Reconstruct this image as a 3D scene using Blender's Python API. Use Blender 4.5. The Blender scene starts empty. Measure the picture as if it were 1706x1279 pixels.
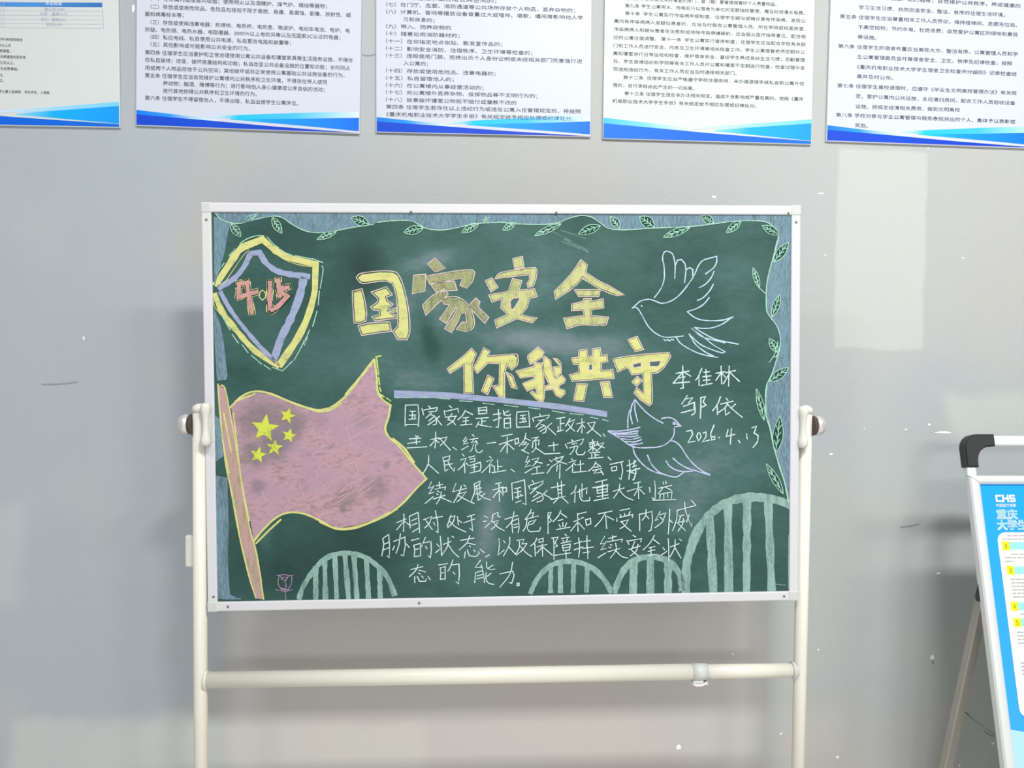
import bpy, bmesh, math, random
from mathutils import Vector, Matrix, geometry
random.seed(7)
SC = bpy.context.scene
COL = SC.collection

# ------------------------------------------------------------------ camera, world, lights, exposure
cam = bpy.data.cameras.new('camera')
cam.sensor_fit = 'HORIZONTAL'; cam.sensor_width = 36.0
cam.lens = 36.0 * 1200.0 / 1706.0
cam.clip_start = 0.05
camo = bpy.data.objects.new('camera', cam); COL.objects.link(camo)
_r, _u, _f = [Vector(v) for v in [(0.998576, -0.05256, 0.009082), (-0.00749, 0.030413, 0.999509), (0.05281, 0.998155, -0.029976)]]
camo.matrix_world = Matrix(((_r.x, _u.x, -_f.x, 0), (_r.y, _u.y, -_f.y, 0), (_r.z, _u.z, -_f.z, 0), (0, 0, 0, 1)))
camo.location = (-0.06770, -1.67267, 1.33902)
SC.camera = camo

world = bpy.data.worlds.new('hall_daylight'); SC.world = world
world.use_nodes = True
bg = world.node_tree.nodes['Background']
bg.inputs[0].default_value = (0.93, 0.97, 1.0, 1); bg.inputs[1].default_value = 0.38

def area(name, loc, target, sx, sy, power, color):
    l = bpy.data.lights.new(name, 'AREA'); l.shape = 'RECTANGLE'; l.size = sx; l.size_y = sy
    l.energy = power; l.color = color
    o = bpy.data.objects.new(name, l); COL.objects.link(o)
    o.location = loc
    o.rotation_euler = (Vector(target) - Vector(loc)).to_track_quat('-Z', 'Y').to_euler()
    return o
# ceiling tubes above and in front of the wall, and the bright open side of the hall behind the viewer
area('ceiling_lamp', (0.42, -1.825, 3.22), (0.42, -1.75, 0), 0.40, 0.20, 56, (1.0, 0.99, 0.96))
area('ceiling_lamp', (1.22, -1.825, 3.22), (1.22, -1.75, 0), 0.40, 0.20, 34, (1.0, 0.99, 0.96))
area('ceiling_lamp', (-1.18, -1.825, 3.22), (-1.18, -1.75, 0), 0.42, 0.22, 26, (1.0, 0.99, 0.96))
area('ceiling_lamp', (2.25, -1.80, 3.22), (2.25, -1.72, 0), 1.1, 0.25, 30, (1.0, 0.98, 0.95))
area('hall_light', (0.6, -6.0, 2.3), (0.2, 0, 0.9), 1.6, 0.5, 70, (0.97, 0.99, 1.0))

SC.view_settings.view_transform = 'Standard'
SC.view_settings.look = 'None'
SC.view_settings.gamma = 1.0
SC.view_settings.use_curve_mapping = False
SC.view_settings.exposure = -0.2

# ------------------------------------------------------------------ helpers
def lin(c):
    return tuple(((x / 255) / 12.92 if x / 255 <= 0.04045 else ((x / 255 + 0.055) / 1.055) ** 2.4) for x in c) + (1,)

def nodes(name):
    m = bpy.data.materials.new(name); m.use_nodes = True
    nt = m.node_tree
    return m, nt, nt.nodes['Principled BSDF']

def N(nt, kind, **kw):
    n = nt.nodes.new(kind)
    for k, v in kw.items():
        if k.startswith('i_'):
            n.inputs[int(k[2:])].default_value = v
        else: setattr(n, k, v)
    return n

def plain(name, rgb, rough=0.5, metal=0.0, vary=0.06, scale=30, spec=0.5, bump=0.0):
    """a single material with a light mottling so that nothing is perfectly flat"""
    m, nt, p = nodes(name)
    tc = N(nt, 'ShaderNodeTexCoord'); nz = N(nt, 'ShaderNodeTexNoise')
    nz.inputs['Scale'].default_value = scale; nz.inputs['Detail'].default_value = 4
    nt.links.new(tc.outputs['Object'], nz.inputs['Vector'])
    mx = N(nt, 'ShaderNodeMixRGB')
    c = lin(rgb)
    mx.inputs[1].default_value = tuple(x * (1 - vary) for x in c[:3]) + (1,)
    mx.inputs[2].default_value = tuple(min(1, x * (1 + vary)) for x in c[:3]) + (1,)
    nt.links.new(nz.outputs[0], mx.inputs[0]); nt.links.new(mx.outputs[0], p.inputs['Base Color'])
    p.inputs['Roughness'].default_value = rough; p.inputs['Metallic'].default_value = metal
    p.inputs['Specular IOR Level'].default_value = spec
    if bump:
        b = N(nt, 'ShaderNodeBump'); b.inputs['Strength'].default_value = bump; b.inputs['Distance'].default_value = 0.002
        nt.links.new(nz.outputs[0], b.inputs['Height']); nt.links.new(b.outputs[0], p.inputs['Normal'])
    return m

UNDER = (46, 80, 74)
def chalk(name, rgb, dens, grain=420, stretch=(1, 1, 1), soft=0.22, rgb2=None, under=UNDER):
    """chalk: powder whose grain lets the surface below show between its specks"""
    m, nt, p = nodes(name)
    tc = N(nt, 'ShaderNodeTexCoord'); mp = N(nt, 'ShaderNodeMapping'); mp.inputs['Scale'].default_value = stretch
    mp.inputs['Rotation'].default_value = (0, 0.5, 0)
    nt.links.new(tc.outputs['Object'], mp.inputs[0])
    n1 = N(nt, 'ShaderNodeTexNoise'); n1.inputs['Scale'].default_value = grain; n1.inputs['Detail'].default_value = 3
    n2 = N(nt, 'ShaderNodeTexNoise'); n2.inputs['Scale'].default_value = grain / 11; n2.inputs['Detail'].default_value = 3
    nt.links.new(mp.outputs[0], n1.inputs['Vector']); nt.links.new(mp.outputs[0], n2.inputs['Vector'])
    ad = N(nt, 'ShaderNodeMath', operation='MULTIPLY_ADD'); ad.inputs[1].default_value = 0.8
    nt.links.new(n2.outputs[0], ad.inputs[0]); nt.links.new(n1.outputs[0], ad.inputs[2])
    mr = N(nt, 'ShaderNodeMapRange')
    mid = 0.9 + (0.5 - dens) * 0.55
    mr.inputs['From Min'].default_value = mid - soft; mr.inputs['From Max'].default_value = mid + soft
    nt.links.new(ad.outputs[0], mr.inputs['Value'])
    top = N(nt, 'ShaderNodeMixRGB'); top.inputs[1].default_value = lin(rgb); top.inputs[2].default_value = lin(rgb2 or rgb)
    cr = N(nt, 'ShaderNodeMapRange'); cr.inputs['From Min'].default_value = 0.35; cr.inputs['From Max'].default_value = 0.65
    nt.links.new(n2.outputs[0], cr.inputs['Value']); nt.links.new(cr.outputs[0], top.inputs[0])
    mx = N(nt, 'ShaderNodeMixRGB'); mx.inputs[1].default_value = lin(under)
    nt.links.new(mr.outputs[0], mx.inputs[0]); nt.links.new(top.outputs[0], mx.inputs[2])
    nt.links.new(mx.outputs[0], p.inputs['Base Color'])
    p.inputs['Roughness'].default_value = 1.0; p.inputs['Specular IOR Level'].default_value = 0.0
    return m

def link(name, bm, mats, parent=None, smooth=False):
    me = bpy.data.meshes.new(name); bm.normal_update(); bm.to_mesh(me); bm.free()
    for m in (mats if isinstance(mats, (list, tuple)) else [mats]): me.materials.append(m)
    if smooth:
        for p in me.polygons: p.use_smooth = True
    o = bpy.data.objects.new(name, me); COL.objects.link(o)
    if parent: o.parent = parent
    return o

def empty(name, loc, label, cat, group=None):
    o = bpy.data.objects.new(name, None); COL.objects.link(o); o.location = loc; o.empty_display_size = 0.05
    o['label'] = label; o['category'] = cat
    if group: o['group'] = group
    return o

def box(bm, lo, hi, bev=0.0, M=None, mi=0):
    r = bmesh.ops.create_cube(bm, size=1.0)
    vs = r['verts']
    for v in vs:
        v.co = Vector([lo[i] + (v.co[i] + 0.5) * (hi[i] - lo[i]) for i in range(3)])
    fs = list({f for v in vs for f in v.link_faces})
    if bev:
        es = list({e for v in vs for e in v.link_edges})
        rr = bmesh.ops.bevel(bm, geom=es, offset=bev, segments=3, affect='EDGES', profile=0.5)
        fs = list(set(fs) & set(bm.faces) | set(rr['faces']))
        vs = list({v for f in fs for v in f.verts})
    for f in fs: f.material_index = mi
    if M is not None:
        for v in vs: v.co = M @ v.co
    return vs

def tube(bm, p0, p1, r0, r1=None, seg=24, caps=True, flat=1.0, M=None):
    """round (or flattened) bar between two points"""
    r1 = r0 if r1 is None else r1
    p0, p1 = Vector(p0), Vector(p1)
    q = (p1 - p0).to_track_quat('Z', 'Y'); L = (p1 - p0).length
    rings = []
    for z, r in ((0, r0), (L, r1)):
        rings.append([bm.verts.new(p0 + q @ Vector((r * math.cos(a), r * flat * math.sin(a), z))) for a in [2 * math.pi * i / seg for i in range(seg)]])
    for i in range(seg):
        f = bm.faces.new((rings[0][i], rings[0][(i + 1) % seg], rings[1][(i + 1) % seg], rings[1][i])); f.smooth = True
    if caps:
        bm.faces.new(rings[0][::-1]); bm.faces.new(rings[1])
    return rings

def lathe(bm, origin, axis, prof, seg=32):
    """profile of (distance along axis, radius)"""
    q = Vector(axis).normalized().to_track_quat('Z', 'Y'); o = Vector(origin)
    rs = []
    for d, r in prof:
        rs.append([bm.verts.new(o + q @ Vector((max(r, 1e-5) * math.cos(2 * math.pi * i / seg), max(r, 1e-5) * math.sin(2 * math.pi * i / seg), d))) for i in range(seg)])
    for a, b in zip(rs, rs[1:]):
        for i in range(seg):
            f = bm.faces.new((a[i], a[(i + 1) % seg], b[(i + 1) % seg], b[i])); f.smooth = True
    bm.faces.new(rs[0][::-1]); bm.faces.new(rs[-1])

def sweep(bm, pts, r, seg=16, flat=1.0):
    """bent round bar through points"""
    pts = [Vector(p) for p in pts]; rings = []
    for i, p in enumerate(pts):
        d = (pts[min(i + 1, len(pts) - 1)] - pts[max(i - 1, 0)]).normalized()
        q = d.to_track_quat('Z', 'Y')
        rings.append([bm.verts.new(p + q @ Vector((r * math.cos(2 * math.pi * k / seg), r * flat * math.sin(2 * math.pi * k / seg), 0))) for k in range(seg)])
    for a, b in zip(rings, rings[1:]):
        for k in range(seg):
            f = bm.faces.new((a[k], a[(k + 1) % seg], b[(k + 1) % seg], b[k])); f.smooth = True
    bm.faces.new(rings[0][::-1]); bm.faces.new(rings[-1])

def smoothline(p, n=4):
    """Catmull-Rom through the points"""
    if len(p) < 3: return p
    out = []
    P = [p[0] * 2 - p[1]] + p + [p[-1] * 2 - p[-2]]
    for i in range(1, len(P) - 2):
        a, b, c, d = P[i - 1], P[i], P[i + 1], P[i + 2]
        k = 1 if (b - a).angle(c - b, 0) > 1.0 or (c - b).angle(d - c, 0) > 1.0 else n
        for j in range(k):
            t = j / k
            if k == 1: out.append(b)
            else: out.append(0.5 * (2 * b + (c - a) * t + (2 * a - 5 * b + 4 * c - d) * t * t + (3 * b - a - 3 * c + d) * t ** 3))
    out.append(p[-1])
    return out

def ribbon(bm, pts, w, y, mi, jit=0.18):
    """a drawn line: a thin ribbon in the x-z plane at depth y, its width unsteady as by hand"""
    pts = [Vector(p) for p in pts]
    if len(pts) == 2: pts = [pts[0], pts[0].lerp(pts[1], 0.5), pts[1]]
    pts = smoothline(pts)
    q = [pts[0]]
    for a in pts[1:]:
        if (a - q[-1]).length > 1e-6: q.append(a)
    if len(q) < 2: return
    L = R = None; prev = []
    for i, a in enumerate(q):
        d0 = (a - q[i - 1]).normalized() if i else (q[1] - q[0]).normalized()
        d1 = (q[i + 1] - a).normalized() if i < len(q) - 1 else d0
        d = d0 + d1
        d = d.normalized() if d.length > 0.3 else d1
        s = min(1.6, 1 / max(0.5, d.dot(d1)))
        h = w * 0.5 * (1 + random.uniform(-jit, jit)) * s
        n = Vector((-d.y, d.x)) * h
        if i == 0: a = a - d * w * 0.25
        if i == len(q) - 1: a = a + d * w * 0.25
        l, r = bm.verts.new((a.x + n.x, y, a.y + n.y)), bm.verts.new((a.x - n.x, y, a.y - n.y))
        if L:
            f = bm.faces.new((L, R, r, l)); f.material_index = mi
        L, R = l, r

def filled(bm, loops, y, mi):
    loops = [[Vector((p[0], p[1], 0)) for p in l] for l in loops]
    flat = [v for l in loops for v in l]
    vs = [bm.verts.new((v.x, y, v.y)) for v in flat]
    for t in geometry.tessellate_polygon(loops):
        try:
            f = bm.faces.new([vs[i] for i in t]); f.material_index = mi
            f.normal_update()
            if f.normal.y > 0: f.normal_flip()
        except ValueError: pass

def parse(s): return [tuple(int(v) * 1e-4 for v in p.split(',')) for p in s.split()]

def text_into(bm, s, x0, z0, x1, z1, size, y, mi=0):
    """a line of printed text from (x0,z0) to (x1,z1), the ends of its ink; centred on that line"""
    c = bpy.data.curves.new('line', 'FONT'); c.body = s; c.size = 1.0; c.resolution_u = 2
    o = bpy.data.objects.new('line', c); COL.objects.link(o)
    dg = bpy.context.evaluated_depsgraph_get()
    me = bpy.data.meshes.new_from_object(o.evaluated_get(dg))
    xs = [v.co.x for v in me.vertices]
    a, b = min(xs), max(xs)
    d = Vector((x1 - x0, z1 - z0)); L = d.length; e = d / L; n = Vector((-e.y, e.x)); k = L / (b - a)
    base = [bm.verts.new((x0 + e.x * (v.co.x - a) * k + n.x * (v.co.y - 0.37) * size, y, z0 + e.y * (v.co.x - a) * k + n.y * (v.co.y - 0.37) * size)) for v in me.vertices]
    for p in me.polygons:
        try:
            f = bm.faces.new([base[i] for i in p.vertices]); f.material_index = mi
        except ValueError: pass
    bpy.data.objects.remove(o); bpy.data.curves.remove(c); bpy.data.meshes.remove(me)

# ------------------------------------------------------------------ materials
def wall_material():
    m, nt, p = nodes('painted_plaster_wall')
    L = nt.links.new
    tc = N(nt, 'ShaderNodeTexCoord')
    def noise(scale, detail=4, vec=None, rough=0.55):
        n = N(nt, 'ShaderNodeTexNoise'); n.inputs['Scale'].default_value = scale; n.inputs['Detail'].default_value = detail
        n.inputs['Roughness'].default_value = rough
        L(vec if vec else tc.outputs['Object'], n.inputs['Vector']); return n.outputs[0]
    def math(op, a, b=None, c=None):
        n = N(nt, 'ShaderNodeMath', operation=op)
        for i, v in enumerate((a, b, c)):
            if v is None: continue
            if isinstance(v, (int, float)): n.inputs[i].default_value = v
            else: L(v, n.inputs[i])
        return n.outputs[0]
    def ramp(v, a, b, lo=0.0, hi=1.0):
        n = N(nt, 'ShaderNodeMapRange', interpolation_type='SMOOTHSTEP')
        n.inputs['From Min'].default_value = a; n.inputs['From Max'].default_value = b
        n.inputs['To Min'].default_value = lo; n.inputs['To Max'].default_value = hi
        L(v, n.inputs['Value']); return n.outputs[0]
    sep = N(nt, 'ShaderNodeSeparateXYZ'); L(tc.outputs['Object'], sep.inputs[0])
    wob = math('MULTIPLY', math('SUBTRACT', noise(9, 5), 0.5), 0.05)
    wob2 = math('MULTIPLY', math('SUBTRACT', noise(3, 3), 0.5), 0.16)
    x, z = sep.outputs[0], sep.outputs[2]
    def rect(x0, x1, z0, z1, s, w, shear=0.0):
        X = math('ADD', math('ADD', x, w), math('MULTIPLY', z, shear)); Z = math('ADD', z, w)
        a = math('MULTIPLY', ramp(X, x0 - s, x0 + s), ramp(X, x1 - s, x1 + s, 1, 0))
        b = math('MULTIPLY', ramp(Z, z0 - s, z0 + s), ramp(Z, z1 - s, z1 + s, 1, 0))
        return math('MULTIPLY', a, b)
    def mix(fac, a, b):
        n = N(nt, 'ShaderNodeMixRGB')
        if isinstance(fac, float): n.inputs[0].default_value = fac
        else: L(fac, n.inputs[0])
        for i, v in ((1, a), (2, b)):
            if isinstance(v, tuple): n.inputs[i].default_value = v
            else: L(v, n.inputs[i])
        return n.outputs[0]
    sh = N(nt, 'ShaderNodeMapping'); sh.inputs['Location'].default_value = (3.1, 0, 1.7); L(tc.outputs['Object'], sh.inputs[0]); shifted = sh.outputs[0]
    # base grey paint, mottled between a cool and a warm cast
    cool, warm = lin((168, 176, 184)), lin((178, 182, 182))
    bias = ramp(x, -0.75, -0.25, -0.16, 0.14)
    col = mix(ramp(math('ADD', noise(1.4, 3), bias), 0.36, 0.64), cool, warm)
    col = mix(math('MULTIPLY', ramp(noise(2.3, 4), 0.45, 0.7), 0.45), col, lin((178, 186, 182)))
    col = mix(math('MULTIPLY', ramp(noise(1.7, 3, shifted), 0.48, 0.7), 0.5), col, lin((186, 178, 173)))
    # rolled-over repairs in a paler paint; the last one also carries painted-in fill light
    pale = lin((193, 199, 194))
    col = mix(math('MULTIPLY', rect(0.787, 1.004, 1.380, 1.848, 0.006, math('MULTIPLY', wob, 0.45)), 0.78), col, pale)
    col = mix(math('MULTIPLY', rect(-1.12, -0.18, -0.3, 0.505, 0.02, wob2), 0.55), col, lin((198, 202, 198)))
    col = mix(math('MULTIPLY', rect(1.375, 2.1, 1.165, 1.272, 0.022, math('MULTIPLY', wob2, 0.6), 0.25), 0.7), col, pale)
    col = mix(math('MULTIPLY', rect(-2.2, -1.07, 0.8, 1.02, 0.03, wob2), 0.35), col, pale)
    col = mix(math('MULTIPLY', rect(-0.64, 0.62, -0.3, 0.86, 0.06, wob2), 0.5), col, lin((200, 192, 187)))  # warm pale patch below the board, partly bounced light put into the wall colour
    # brushed scuffs
    st = N(nt, 'ShaderNodeMapping'); st.inputs['Scale'].default_value = (3, 1, 40); L(tc.outputs['Object'], st.inputs[0])
    scuff = math('MULTIPLY', ramp(noise(3, 5, st.outputs[0]), 0.62, 0.8), 0.18)
    col = mix(scuff, col, lin((196, 200, 200)))
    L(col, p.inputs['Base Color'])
    p.inputs['Roughness'].default_value = 0.62
    p.inputs['Specular IOR Level'].default_value = 0.25
    b = N(nt, 'ShaderNodeBump'); b.inputs['Strength'].default_value = 0.25; b.inputs['Distance'].default_value = 0.003
    L(math('ADD', noise(180, 3), math('MULTIPLY', noise(12, 4), 1.2)), b.inputs['Height']); L(b.outputs[0], p.inputs['Normal'])
    return m

def board_material():
    m, nt, p = nodes('green_chalkboard_enamel')
    L = nt.links.new
    tc = N(nt, 'ShaderNodeTexCoord'); at = N(nt, 'ShaderNodeAttribute', attribute_name='chalk_dust')
    mp = N(nt, 'ShaderNodeMapping'); mp.inputs['Scale'].default_value = (1, 1, 2); mp.inputs['Rotation'].default_value = (0, 0.35, 0)
    L(tc.outputs['Object'], mp.inputs[0])
    n1 = N(nt, 'ShaderNodeTexNoise'); n1.inputs['Scale'].default_value = 5; n1.inputs['Detail'].default_value = 7; n1.inputs['Roughness'].default_value = 0.62
    L(mp.outputs[0], n1.inputs['Vector'])
    n2 = N(nt, 'ShaderNodeTexNoise'); n2.inputs['Scale'].default_value = 60; n2.inputs['Detail'].default_value = 4
    L(mp.outputs[0], n2.inputs['Vector'])
    a = N(nt, 'ShaderNodeMath', operation='MULTIPLY_ADD'); a.inputs[1].default_value = 0.62; a.inputs[2].default_value = 0.08
    L(n1.outputs[0], a.inputs[0])
    b = N(nt, 'ShaderNodeMath', operation='MULTIPLY_ADD'); b.inputs[1].default_value = 0.16
    L(n2.outputs[0], b.inputs[0]); L(a.outputs[0], b.inputs[2])
    c = N(nt, 'ShaderNodeMath', operation='MULTIPLY_ADD'); c.inputs[1].default_value = 0.42
    L(at.outputs['Fac'], c.inputs[0]); L(b.outputs[0], c.inputs[2])
    r = N(nt, 'ShaderNodeValToRGB')
    e = r.color_ramp.elements
    e[0].position = 0.08; e[0].color = lin((22, 50, 46))
    e[1].position = 0.95; e[1].color = lin((116, 130, 138))
    k = e.new(0.42); k.color = lin((42, 76, 70))
    k = e.new(0.66); k.color = lin((64, 98, 94))
    L(c.outputs[0], r.inputs[0]); L(r.outputs[0], p.inputs['Base Color'])
    p.inputs['Roughness'].default_value = 0.55; p.inputs['Specular IOR Level'].default_value = 0.3
    return m

def print_material():
    m, nt, p = nodes('printed_colour')
    at = N(nt, 'ShaderNodeAttribute', attribute_name='ink')
    nt.links.new(at.outputs['Color'], p.inputs['Base Color'])
    p.inputs['Roughness'].default_value = 0.45; p.inputs['Specular IOR Level'].default_value = 0.3
    return m

M_WALL = wall_material()
M_FLOOR = plain('polished_pale_floor_tile', (232, 227, 218), 0.3, vary=0.1, scale=6)
M_CHIP = plain('bare_plaster', (240, 242, 240), 0.9, vary=0.02)
M_SCRATCH = plain('dark_scuff', (138, 143, 148), 0.8)
M_BOARD = board_material()
M_ALU = plain('brushed_aluminium_white', (206, 206, 211), 0.42, metal=0.0, vary=0.04, scale=12)
M_CAPG = plain('grey_plastic_corner', (196, 199, 198), 0.45, vary=0.03)
M_CREAM = plain('cream_powder_coat', (220, 218, 206), 0.38, vary=0.02, scale=15)
M_WHITEP = plain('white_plastic', (212, 212, 205), 0.4, vary=0.03)
M_CHROME = plain('satin_steel', (214, 212, 208), 0.35, metal=0.5, vary=0.05, scale=40)
M_RUST = plain('brown_rubber_washer', (74, 62, 54), 0.7, vary=0.15)
M_BLACKP = plain('black_plastic', (46, 48, 49), 0.5, vary=0.08)
M_RUBBER = plain('grey_rubber', (70, 70, 70), 0.7)
M_SCREW = plain('steel_screw', (120, 120, 118), 0.4, metal=0.6)
M_PAPER_COOL = plain('poster_board_cool', (202, 208, 222), 0.42, vary=0.012, scale=5, spec=0.35)
M_PAPER_WHITE = plain('poster_board_white', (206, 212, 211), 0.42, vary=0.012, scale=5, spec=0.35)
M_FOAM = plain('foam_board_edge', (214, 216, 214), 0.8)
M_INK = plain('grey_black_ink', (58, 62, 70), 0.6, vary=0.02)
M_INKPALE = plain('pale_blue_ink', (176, 188, 206), 0.6, vary=0.02)
M_INKW = plain('white_ink', (240, 246, 252), 0.6, vary=0.01)
M_PRINT = print_material()
M_SILVER = plain('anodised_aluminium', (218, 221, 221), 0.36, metal=0.1, vary=0.03, scale=20)
M_LEGMETAL = plain('dull_aluminium_leg', (168, 165, 158), 0.42, metal=0.35, vary=0.06, scale=20)
M_CORD = plain('grey_green_cord', (124, 130, 126), 0.8)

CH = {
 'w': chalk('chalk_white_fine', (193, 215, 213), 0.95),
 'm': chalk('chalk_mint', (160, 204, 182), 0.92),
 'e': chalk('chalk_pale_blue', (179, 204, 217), 0.95),
 'v': chalk('chalk_pale_violet', (179, 190, 219), 0.95),
 'y': chalk('chalk_yellow', (202, 202, 133), 0.95, 300, (1, 1, 3)),
 'y2': chalk('chalk_yellow_thin', (188, 190, 135), 0.86, 260, (3, 1, 1)),
 'o': chalk('chalk_yellow_hatched', (160, 162, 120), 0.74, 240, (4, 1, 1)),
 'z': chalk('chalk_lime', (187, 208, 118), 0.9),
 's': chalk('chalk_star_yellow', (197, 208, 84), 0.9, 260),
 'p': chalk('chalk_rose', (195, 146, 142), 0.82, 300),
 'q': chalk('chalk_pink_outline', (213, 193, 186), 1.0),
 'l': chalk('chalk_lavender', (150, 159, 190), 0.95, 300, (1, 1, 4)),
 'b': chalk('chalk_blue', (126, 146, 166), 0.84, 160, (3, 1, 0.6), 0.34, (111, 141, 155)),
 'f': chalk('chalk_flag_pink', (182, 148, 157), 1.2, 90, (1, 1, 2), 0.4, (168, 140, 156)),
 'k': chalk('chalk_pole_beige', (177, 157, 133), 0.96, 260, (5, 1, 1), 0.25, (181, 145, 151)),
 'd': chalk('chalk_rubbed_grey', (118, 112, 118), 0.6, 110, (1, 1, 1), 0.5, None, (170, 139, 153)),
 'd3': chalk('chalk_rubbed_mauve', (133, 115, 130), 0.4, 110, (1, 1, 1), 0.6, None, (174, 143, 155)),
 'fh': chalk('chalk_pink_hatching', (192, 157, 164), 0.5, 260, (1, 1, 1), 0.4, None, (178, 145, 157)),
 'd2': chalk('chalk_dark_gap', (30, 54, 50), 0.95),
 'g2': chalk('wiped_board_green', (38, 70, 64), 0.9),
 'a': chalk('chalk_pale_green', (144, 175, 168), 0.82, 260, (3, 1, 0.5), 0.3),
 'r': chalk('chalk_purple', (160, 137, 170), 0.88),
 'h': chalk('chalk_smear', (108, 137, 133), 0.45, 300, under=(62, 98, 93)),
}

def rub(m, spots, rgb, amount):
    """patches where the chalk was rubbed thin, at places given in board metres"""
    nt = m.node_tree; p = nt.nodes['Principled BSDF']; L = nt.links.new
    src = p.inputs['Base Color'].links[0].from_socket
    tc = N(nt, 'ShaderNodeTexCoord'); nz = N(nt, 'ShaderNodeTexNoise'); nz.inputs['Scale'].default_value = 28; nz.inputs['Detail'].default_value = 5
    L(tc.outputs['Object'], nz.inputs['Vector'])
    acc = None
    for x, z, r, k in spots:
        d = N(nt, 'ShaderNodeVectorMath', operation='DISTANCE'); d.inputs[1].default_value = (x, 0.003, z); L(tc.outputs['Object'], d.inputs[0])
        a = N(nt, 'ShaderNodeMath', operation='MULTIPLY_ADD'); a.inputs[1].default_value = r * 0.9; L(nz.outputs[0], a.inputs[0]); L(d.outputs['Value'], a.inputs[2])
        q = N(nt, 'ShaderNodeMapRange', interpolation_type='SMOOTHSTEP')
        q.inputs['From Min'].default_value = r * 0.75; q.inputs['From Max'].default_value = r * 1.5; q.inputs['To Min'].default_value = k; q.inputs['To Max'].default_value = 0
        L(a.outputs[0], q.inputs['Value'])
        if acc is None: acc = q.outputs[0]
        else:
            mx = N(nt, 'ShaderNodeMath', operation='MAXIMUM'); L(acc, mx.inputs[0]); L(q.outputs[0], mx.inputs[1]); acc = mx.outputs[0]
    s = N(nt, 'ShaderNodeMath', operation='MULTIPLY'); s.inputs[1].default_value = amount; L(acc, s.inputs[0])
    o = N(nt, 'ShaderNodeMixRGB'); L(s.outputs[0], o.inputs[0]); L(src, o.inputs[1]); o.inputs[2].default_value = lin(rgb)
    L(o.outputs[0], p.inputs['Base Color'])
rub(CH['f'], [(-0.4899, -0.0223, 0.0653, 0.9), (-0.4651, -0.0655, 0.0566, 1), (-0.4350, -0.0314, 0.0479, 0.9), (-0.5015, -0.0910, 0.0414, 0.9), (-0.4982, -0.1557, 0.0209, 0.7), (-0.3217, -0.1795, 0.0327, 0.6), (-0.2658, -0.1628, 0.0348, 0.6), (-0.3305, -0.2033, 0.0113, 0.9), (-0.2858, -0.0239, 0.0261, 0.35), (-0.3797, -0.0232, 0.0261, 0.35), (-0.4111, -0.1568, 0.0196, 0.3), (-0.2438, -0.1153, 0.0096, 0.6)], (116, 110, 116), 0.8)

# ------------------------------------------------------------------ the setting
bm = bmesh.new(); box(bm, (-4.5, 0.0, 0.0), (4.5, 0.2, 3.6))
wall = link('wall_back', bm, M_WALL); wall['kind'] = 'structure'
bm = bmesh.new(); box(bm, (-4.5, -7.0, -0.1), (4.5, 0.2, 0.0))
floor = link('floor', bm, M_FLOOR); floor['kind'] = 'structure'

def blot(bm, x, z, rx, rz, y, mi=0):
    n = 9; vs = []
    for i in range(n):
        a = 2 * math.pi * i / n; k = random.uniform(0.7, 1.2)
        vs.append(bm.verts.new((x + rx * k * math.cos(a), y, z + rz * k * math.sin(a))))
    f = bm.faces.new(vs); f.material_index = mi
bm = bmesh.new()
for x, z, rx, rz in [(0.747, 1.744, 0.0097, 0.0021), (1.098, 1.599, 0.0028, 0.0028), (0.761, 1.599, 0.0028, 0.0021), (0.968, 1.187, 0.0035, 0.0021), (1.026, 1.199, 0.0042, 0.0028), (1.061, 1.180, 0.0209, 0.0028), (0.866, 1.188, 0.0021, 0.0014), (0.786, 1.127, 0.0042, 0.0028), (1.058, 0.838, 0.0056, 0.0028), (1.049, 0.633, 0.0063, 0.0069), (0.818, 0.391, 0.0042, 0.0028), (0.556, 0.647, 0.0035, 0.0028), (0.428, 0.423, 0.0063, 0.0063), (0.677, 0.451, 0.0035, 0.0028), (0.765, 0.655, 0.0028, 0.0028), (-0.946, 1.385, 0.0021, 0.0049), (-0.832, 2.120, 0.0035, 0.0111), (1.111, 0.409, 0.0056, 0.0097), (1.125, 0.364, 0.0028, 0.0042), (1.208, 0.417, 0.0042, 0.0028), (0.491, 1.731, 0.0063, 0.0028), (1.005, 1.857, 0.0021, 0.0021)]: blot(bm, x, z, rx, rz, -0.0005)
for x0, z0, x1, z1, w in [(0.961, 0.951, 1.008, 0.959, 0.0028), (-1.038, 1.280, -0.959, 1.286, 0.0022), (1.049, 0.623, 1.052, 0.619, 0.0056), (1.186, 0.447, 1.211, 0.435, 0.0028), (-0.326, 2.033, -0.297, 2.035, 0.0022), (0.049, 0.780, 0.049, 0.780, 0.0014)]: ribbon(bm, [(x0, z0), ((x0 + x1) / 2, (z0 + z1) / 2 - 0.002), (x1, z1)], w, -0.0006, 1, 0.4)
o = link('chipped_paint', bm, [M_CHIP, M_SCRATCH], wall); o['kind'] = 'structure'; o['label'] = 'small white chips and dark scuffs in the wall paint'

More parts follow.
